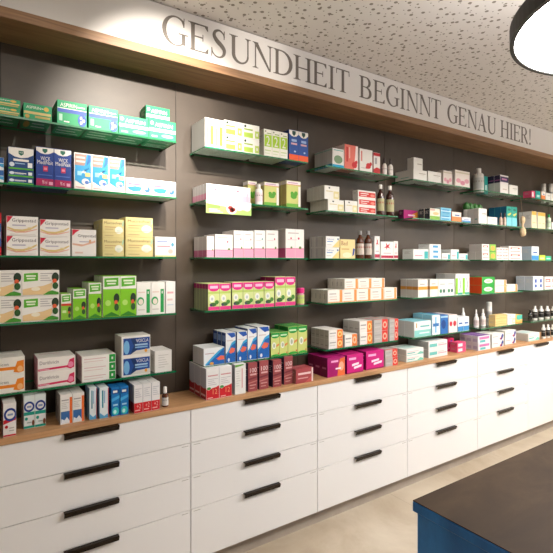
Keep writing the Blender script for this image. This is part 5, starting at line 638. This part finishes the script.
# shelf, bay, kind, x, y, base z, radius, height
BOTTLES = [
 (6, 1, 'brown_small', 0.7982, 2.1571, 0.88, 0.0159, 0.096),
 (2, 2, 'white_bottle', 1.3628, 2.1995, 1.909, 0.0215, 0.1151),
 (4, 2, 'pink_jar', 1.6587, 2.2012, 1.3314, 0.0232, 0.1001),
 (1, 3, 'white_dropper', 2.3781, 2.1948, 2.187, 0.0168, 0.1195),
 (1, 3, 'white_dropper', 2.4383, 2.1949, 2.187, 0.0169, 0.1203),
 (2, 3, 'brown_bottle', 2.3483, 2.2031, 1.909, 0.0251, 0.2111),
 (2, 3, 'brown_bottle', 2.4441, 2.2065, 1.909, 0.0285, 0.2125),
 (3, 3, 'brown_round', 2.155, 2.2041, 1.611, 0.0261, 0.184),
 (3, 3, 'brown_round', 2.2296, 2.2037, 1.611, 0.0257, 0.187),
 (1, 5, 'white_shampoo', 3.6485, 2.2926, 2.187, 0.0426, 0.2125),
 (2, 5, 'beige_tube', 3.817, 2.1916, 1.909, 0.0136, 0.108),
 (2, 5, 'beige_tube', 3.8756, 2.1905, 1.909, 0.0125, 0.1115),
 (5, 5, 'spray', 3.5646, 2.2613, 1.044, 0.0213, 0.1469),
 (5, 5, 'spray', 3.6672, 2.2635, 1.044, 0.0235, 0.1453),
 (5, 5, 'white_can', 3.7752, 2.273, 1.044, 0.023, 0.1998),
 (1, 6, 'white_can', 4.8024, 2.3117, 2.187, 0.0217, 0.1946),
 (1, 6, 'white_can', 4.954, 2.312, 2.187, 0.022, 0.2095),
 (2, 6, 'green_cap', 4.6649, 2.1963, 1.909, 0.0183, 0.1468),
 (5, 6, 'white_black', 4.4528, 2.2206, 1.044, 0.0206, 0.134),
 (5, 6, 'white_black', 4.5676, 2.2208, 1.044, 0.0208, 0.1281),
 (5, 6, 'white_black', 4.6859, 2.221, 1.044, 0.021, 0.122),
 (5, 6, 'white_black', 4.8037, 2.2212, 1.044, 0.0212, 0.1159),
 (5, 6, 'black_jar', 4.5383, 2.3087, 1.044, 0.0187, 0.0888),
 (5, 6, 'black_jar', 4.6375, 2.3089, 1.044, 0.0189, 0.0832),
 (5, 6, 'black_jar', 4.7392, 2.309, 1.044, 0.019, 0.0776),
 (5, 6, 'black_jar', 4.8434, 2.3092, 1.044, 0.0192, 0.0717),
 (6, 6, 'white_black', 4.4559, 2.1449, 0.88, 0.0169, 0.1307),
 (6, 6, 'white_black', 4.5427, 2.1451, 0.88, 0.0171, 0.1243),
 (6, 6, 'white_black', 4.6315, 2.1452, 0.88, 0.0172, 0.1177),
 (5, 4, 'spray', 3.4547, 2.3103, 1.044, 0.0253, 0.1633),
]
PROF = {   # (body profile, cap profile) in units of radius, height
 'drop': ([(.9, 0), (1, .03), (1, .52), (.85, .6), (.45, .66), (.45, .7)], [(.5, .68), (.55, .7), (.5, .96), (.4, 1)], (.08, .48)),
 'syrup': ([(.9, 0), (1, .03), (1, .6), (.85, .7), (.5, .78), (.36, .82), (.36, .88)], [(.44, .86), (.46, .88), (.46, .98), (.4, 1)], (.14, .54)),
 'plain': ([(.9, 0), (1, .02), (1, .72), (.8, .78), (.4, .8), (.4, .83)], [(.5, .81), (.5, .83), (.48, .99), (.42, 1)], (.15, .6)),
 'jar': ([(.9, 0), (1, .04), (1, .62), (.8, .68), (.8, .72)], [(.95, .7), (1, .72), (1, .97), (.94, 1)], (.08, .58)),
 'spray': ([(.9, 0), (1, .02), (1, .45), (.85, .55), (.5, .62), (.42, .68)], [(.55, .66), (.5, .72), (.32, .76), (.26, .95), (.2, 1)], (.08, .4)),
 'can': ([(.95, 0), (1, .02), (1, .8), (.97, .82)], [(.98, .815), (.98, .97), (.9, 1)], (.3, .6)),
}
bcols = {}
for q in BOTTLES: bcols.setdefault(q[:3], []).append(q[3])
for sh, bay, kind, x, y, z, r, h in BOTTLES:
    look, cb, cc, cl_, pf = BKINDS[kind]; body, cap, band = PROF[pf]
    xs = sorted(bcols[(sh, bay, kind)]); i = xs.index(x)
    t = thing('medicine_bottle', ', '.join(s_ for s_ in (look, ordinal(i, len(xs)), place(sh, bay)) if s_), 'bottle', (x, y, z+.0003))
    if len(xs) > 1: t['group'] = '%s, %s' % (look, place(sh, bay))
    gb = mat('bottle_'+cb[1:], cb, .2, 0, .3); bm = bmesh.new(); add_lathe(bm, [(a*r, b*h) for a, b in body]); bm_obj('bottle_body', bm, gb, t, smooth=False)
    bm = bmesh.new(); add_lathe(bm, [(a*r, b*h) for a, b in cap]); bm_obj('cap', bm, mat('cap_'+cc[1:], cc, .4), t)
    bm = bmesh.new(); seg = 24; rr = r*1.012
    for k in range(seg-2):
        a0, a1 = 2*math.pi*k/seg, 2*math.pi*(k+1)/seg
        add_poly(bm, [(rr*math.cos(a0), rr*math.sin(a0), band[0]*h), (rr*math.cos(a1), rr*math.sin(a1), band[0]*h), (rr*math.cos(a1), rr*math.sin(a1), band[1]*h), (rr*math.cos(a0), rr*math.sin(a0), band[1]*h)])
        if k % 2 == 0:
            r2 = rr*1.006; z0, z1 = (band[0]*.4+band[1]*.6)*h, (band[0]*.25+band[1]*.75)*h
            add_poly(bm, [(r2*math.cos(a0), r2*math.sin(a0), z0), (r2*math.cos(a1), r2*math.sin(a1), z0), (r2*math.cos(a1), r2*math.sin(a1), z1), (r2*math.cos(a0), r2*math.sin(a0), z1)], 1)
    bm_obj('paper_label', bm, [paper(cl_), paper('#b86a58' if cb == '#3c1a10' or cb == '#4c2410' else '#a8a49e')], t)

# green rounded tops of four squeeze bottles standing behind the white cartons on the second shelf
GX = [(3.505, 2.315), (3.575, 2.325), (3.645, 2.325), (3.715, 2.33)]
for i, (x, y) in enumerate(GX):
    t = thing('squeeze_bottle', 'green domed bottle behind white cartons, %s, %s' % (ordinal(i, 4), place(2, 5)), 'bottle', (x, y, EYE+.333), 'green domed bottles behind the white cartons')
    bm = bmesh.new(); add_lathe(bm, [(.024, 0), (.026, .005), (.026, .11), (.022, .125), (.018, .13)]); bm_obj('bottle_body', bm, mat('bottle_e8e6e0', '#e8e6e0', .2, 0, .3), t)
    bm = bmesh.new(); add_lathe(bm, [(.022, .128), (.029, .14), (.030, .155), (.024, .175), (.012, .188), (.004, .192)]); bm_obj('cap', bm, mat('leaf_green_cap', '#2f6b2c', .35), t)
# printed card clipped under the cherry cartons
card = bmesh.new(); cw, ch = .272, .069
add_box(card, 0, 0, 0, cw, .0016, ch, 0); add_box(card, .01, .0012, .0672, cw-.01, .0092, .0677, 0)
def cpoly(pts, k, q): add_poly(card, [(a*cw, -.0003*q, b*ch) for a, b in pts], k)
cpoly([(.0, .0), (1, 0), (1, .62), (.6, .5), (.3, .62), (0, .75)], 1, 1)
cpoly([(.02, .35), (.3, .42), (.3, .62), (.02, .72)], 2, 2)
cpoly([(.55+.12*math.cos(a*math.pi/9), .42+.40*math.sin(a*math.pi/9)) for a in range(18)], 3, 3)
for cx, cy in ((.52, .5), (.58, .38), (.55, .3)): cpoly([(cx+.055*math.cos(a*math.pi/6), cy+.16*math.sin(a*math.pi/6)) for a in range(12)], 4, 4+int(cx*10) % 3)
for cx, cy, rr in ((.72, .62, .1), (.82, .68, .1), (.9, .56, .08)): cpoly([(cx+rr*math.cos(a*math.pi/6), cy+rr*3*math.sin(a*math.pi/6)) for a in range(12)], 5, 5+int(cx*10) % 3)
for k in range(3): cpoly([(.06, .1+.1*k), (.36-.06*k, .1+.1*k), (.36-.06*k, .14+.1*k), (.06, .14+.1*k)], 5, 3)
tag(bm_obj('display_card', card, [paper('#f4ece8'), paper('#b4dc78'), paper('#8ccc58'), paper('#f6f0ec'), paper('#a8342c'), paper('#faf8f4')], None, (1.0225, 2.1684, EYE+.328-.062)),
    'white and green printed card with red berries, hanging at the edge of the second shelf', 'card')
# small beige cloth pouch on a string at the end of the second shelf in the fifth bay
p = thing('cloth_pouch', "small beige cloth pouch hanging at the right end of the fifth bay's second shelf", 'pouch', (4.174, 2.19, EYE+.25))
bm = bmesh.new(); add_lathe(bm, [(.012, 0), (.028, .01), (.034, .035), (.028, .07), (.013, .095), (.010, .105), (.022, .125), (.028, .15), (.022, .175), (.008, .185)], 0, 16)
for v in bm.verts: v.co.x += .004*math.sin(v.co.z*50); v.co.y *= .7
bm_obj('cloth_body', bm, mottled('beige_cloth', '#b89c78', '#cdb692', 30, .9, .3), p, smooth=True)
bm = bmesh.new(); add_lathe(bm, [(.0015, .18), (.0015, .356)], 0, 8)
for v in bm.verts: v.co.x -= (v.co.z-.18)*.21
bm_obj('string', bm, mat('string', '#8a7458', .8), p)


# ------------------------------------------------------------------ island counter
isl = thing('service_counter', 'blue service counter with dark brown stone top, near right corner', 'counter', (.966, .796, 0))
box_obj('counter_body', .009, -1.31, .10, 3.01, -.009, EYE-.62-.029, M_BLUE, isl, .002)
box_obj('plinth', .06, -1.26, 0, 2.96, -.06, .10, M_PLINTH, isl)
box_obj('edge_band', 0, -1.32, EYE-.62-.029, 3.02, 0, EYE-.62-.002, M_BLUE, isl, .003)
box_obj('stone_top', .0015, -1.3185, EYE-.62-.002, 3.0185, -.0015, EYE-.62, M_STONE, isl)

# ------------------------------------------------------------------ round pendant lamp
LX, LY, LZ, LR = 1.784, .462, EYE+.75, .46
lamp = thing('pendant_lamp', 'large round pendant lamp with black rim and glowing white underside', 'lamp', (LX, LY, LZ))
bm = bmesh.new(); seg = 96
pr = [(LR-.014, 0), (LR, 0), (LR+.001, .055), (LR-.02, .058), (LR-.02, .05), (LR-.014, .05)]
rg = [[bm.verts.new((r*math.cos(2*math.pi*i/seg), r*math.sin(2*math.pi*i/seg), z)) for i in range(seg)] for r, z in pr]
for k in range(len(rg)):
    a, b = rg[k], rg[(k+1) % len(rg)]
    for i in range(seg): bm.faces.new((a[i], a[(i+1) % seg], b[(i+1) % seg], b[i]))
bm_obj('rim', bm, M_RING, lamp)
bm = bmesh.new(); add_lathe(bm, [(LR-.0145, .004), (LR-.0145, .012)], 0, 96); bm_obj('diffuser', bm, M_LAMP, lamp)
bm = bmesh.new(); add_lathe(bm, [(LR-.021, .050), (LR-.021, .056)], 0, 96); bm_obj('top_plate', bm, M_RING, lamp)
hz = CEIL-LZ
for k in range(3):
    a = math.radians(90+120*k); p0 = Vector(((LR-.05)*math.cos(a), (LR-.05)*math.sin(a), .056)); p1 = Vector((0.03*math.cos(a), .03*math.sin(a), hz-.03))
    bm = bmesh.new(); bmesh.ops.create_cone(bm, cap_ends=True, segments=8, radius1=.0012, radius2=.0012, depth=(p1-p0).length, matrix=Matrix.Translation((p0+p1)/2) @ (p1-p0).to_track_quat('Z', 'Y').to_matrix().to_4x4())
    bm_obj('suspension_wire', bm, M_RING, lamp)
bm = bmesh.new(); add_lathe(bm, [(.06, hz-.03), (.06, hz-.0005)], 0, 32); bm_obj('ceiling_rose', bm, M_RING, lamp)

# ------------------------------------------------------------------ lights
def spot(x, y, z, tx, ty, tz, power, size, blend=.6, rad=.02, col=(1, .86, .70)):
    l = bpy.data.lights.new('ceiling_spot_light', 'SPOT'); l.energy = power; l.spot_size = math.radians(size); l.spot_blend = blend; l.shadow_soft_size = rad; l.color = col
    o = bpy.data.objects.new('ceiling_spot_light', l); C.objects.link(o); o.location = (x, y, z)
    o.rotation_euler = (Vector((tx, ty, tz))-Vector((x, y, z))).to_track_quat('-Z', 'Y').to_euler()
def area(x, y, z, sx, sy, power, col=(1, .92, .82), rot=(0, 0, 0)):
    l = bpy.data.lights.new('ceiling_panel_light', 'AREA'); l.shape = 'RECTANGLE'; l.size = sx; l.size_y = sy; l.energy = power; l.color = col
    o = bpy.data.objects.new('ceiling_panel_light', l); C.objects.link(o); o.location = (x, y, z); o.rotation_euler = rot
for lx in (3.6, 5.05):            # further lamps of the same row
    l2 = copy_tree(lamp); l2.location = (lx, LY, LZ)
    l2['label'] = 'round pendant lamp further along the row, %s, outside the picture' % ('second' if lx < 4 else 'third')
for x, tx, ty, tz, p, sz in ((.74, .80, 2.37, 2.22, 280, 46), (1.0, .97, 2.37, 1.75, 95, 36), (1.3, 1.3, 2.12, 2.63, 24, 34), (1.3, 1.2, 2.2, 2.0, 30, 60), (.3, .3, 2.3, 1.9, 28, 60),
                         (2.2, 2.1, 2.3, 1.6, 26, 75), (3.1, 3.0, 2.3, 1.5, 24, 75), (3.95, 3.85, 2.3, 1.4, 40, 75), (4.8, 4.7, 2.3, 1.4, 40, 75)):
    spot(x, .95, CEIL-.05, tx, ty, tz, p, sz, 1, col=(1, .92, .82))
area(3.4, -1.6, CEIL-.03, 3.0, 1.4, 8, (1, .98, .98))  # general fill added behind the camera, no fixture there
for lx, p in ((1.784, 19), (3.6, 13), (5.05, 12)): area(lx, LY, LZ+.07, .7, .7, p, (1, .98, .98), (math.pi, 0, 0))      # upward fill added above the lamps to brighten the ceiling
for lx, p in ((3.6, 16), (5.05, 14)): area(lx, LY, LZ-.01, .8, .8, p, (1, .98, .96))  # extra fill added under the out-of-view lamps to brighten the right-hand drawers
area(.5, -.4, EYE+.8, .8, .8, 13, (1, .98, .98), (math.pi, 0, 0))  # another added upward fill for the ceiling, no lamp hangs here

w = bpy.data.worlds.new('room_world'); bpy.context.scene.world = w; w.use_nodes = True
w.node_tree.nodes['Background'].inputs[0].default_value = (1, .93, .85, 1); w.node_tree.nodes['Background'].inputs[1].default_value = .3

# ------------------------------------------------------------------ camera
cam = bpy.data.cameras.new('camera'); co = bpy.data.objects.new('camera', cam); C.objects.link(co)
cam.sensor_width = 36; cam.lens = 36*457/553; cam.shift_y = -12.5/553; cam.clip_start = .02
co.location = (0, 0, EYE); co.rotation_euler = (math.radians(90), 0, math.radians(56-90))
sc = bpy.context.scene; sc.camera = co
sc.view_settings.view_transform = 'Standard'; sc.view_settings.look = 'None'; sc.view_settings.gamma = 1; sc.view_settings.use_curve_mapping = False
sc.view_settings.exposure = 0.36
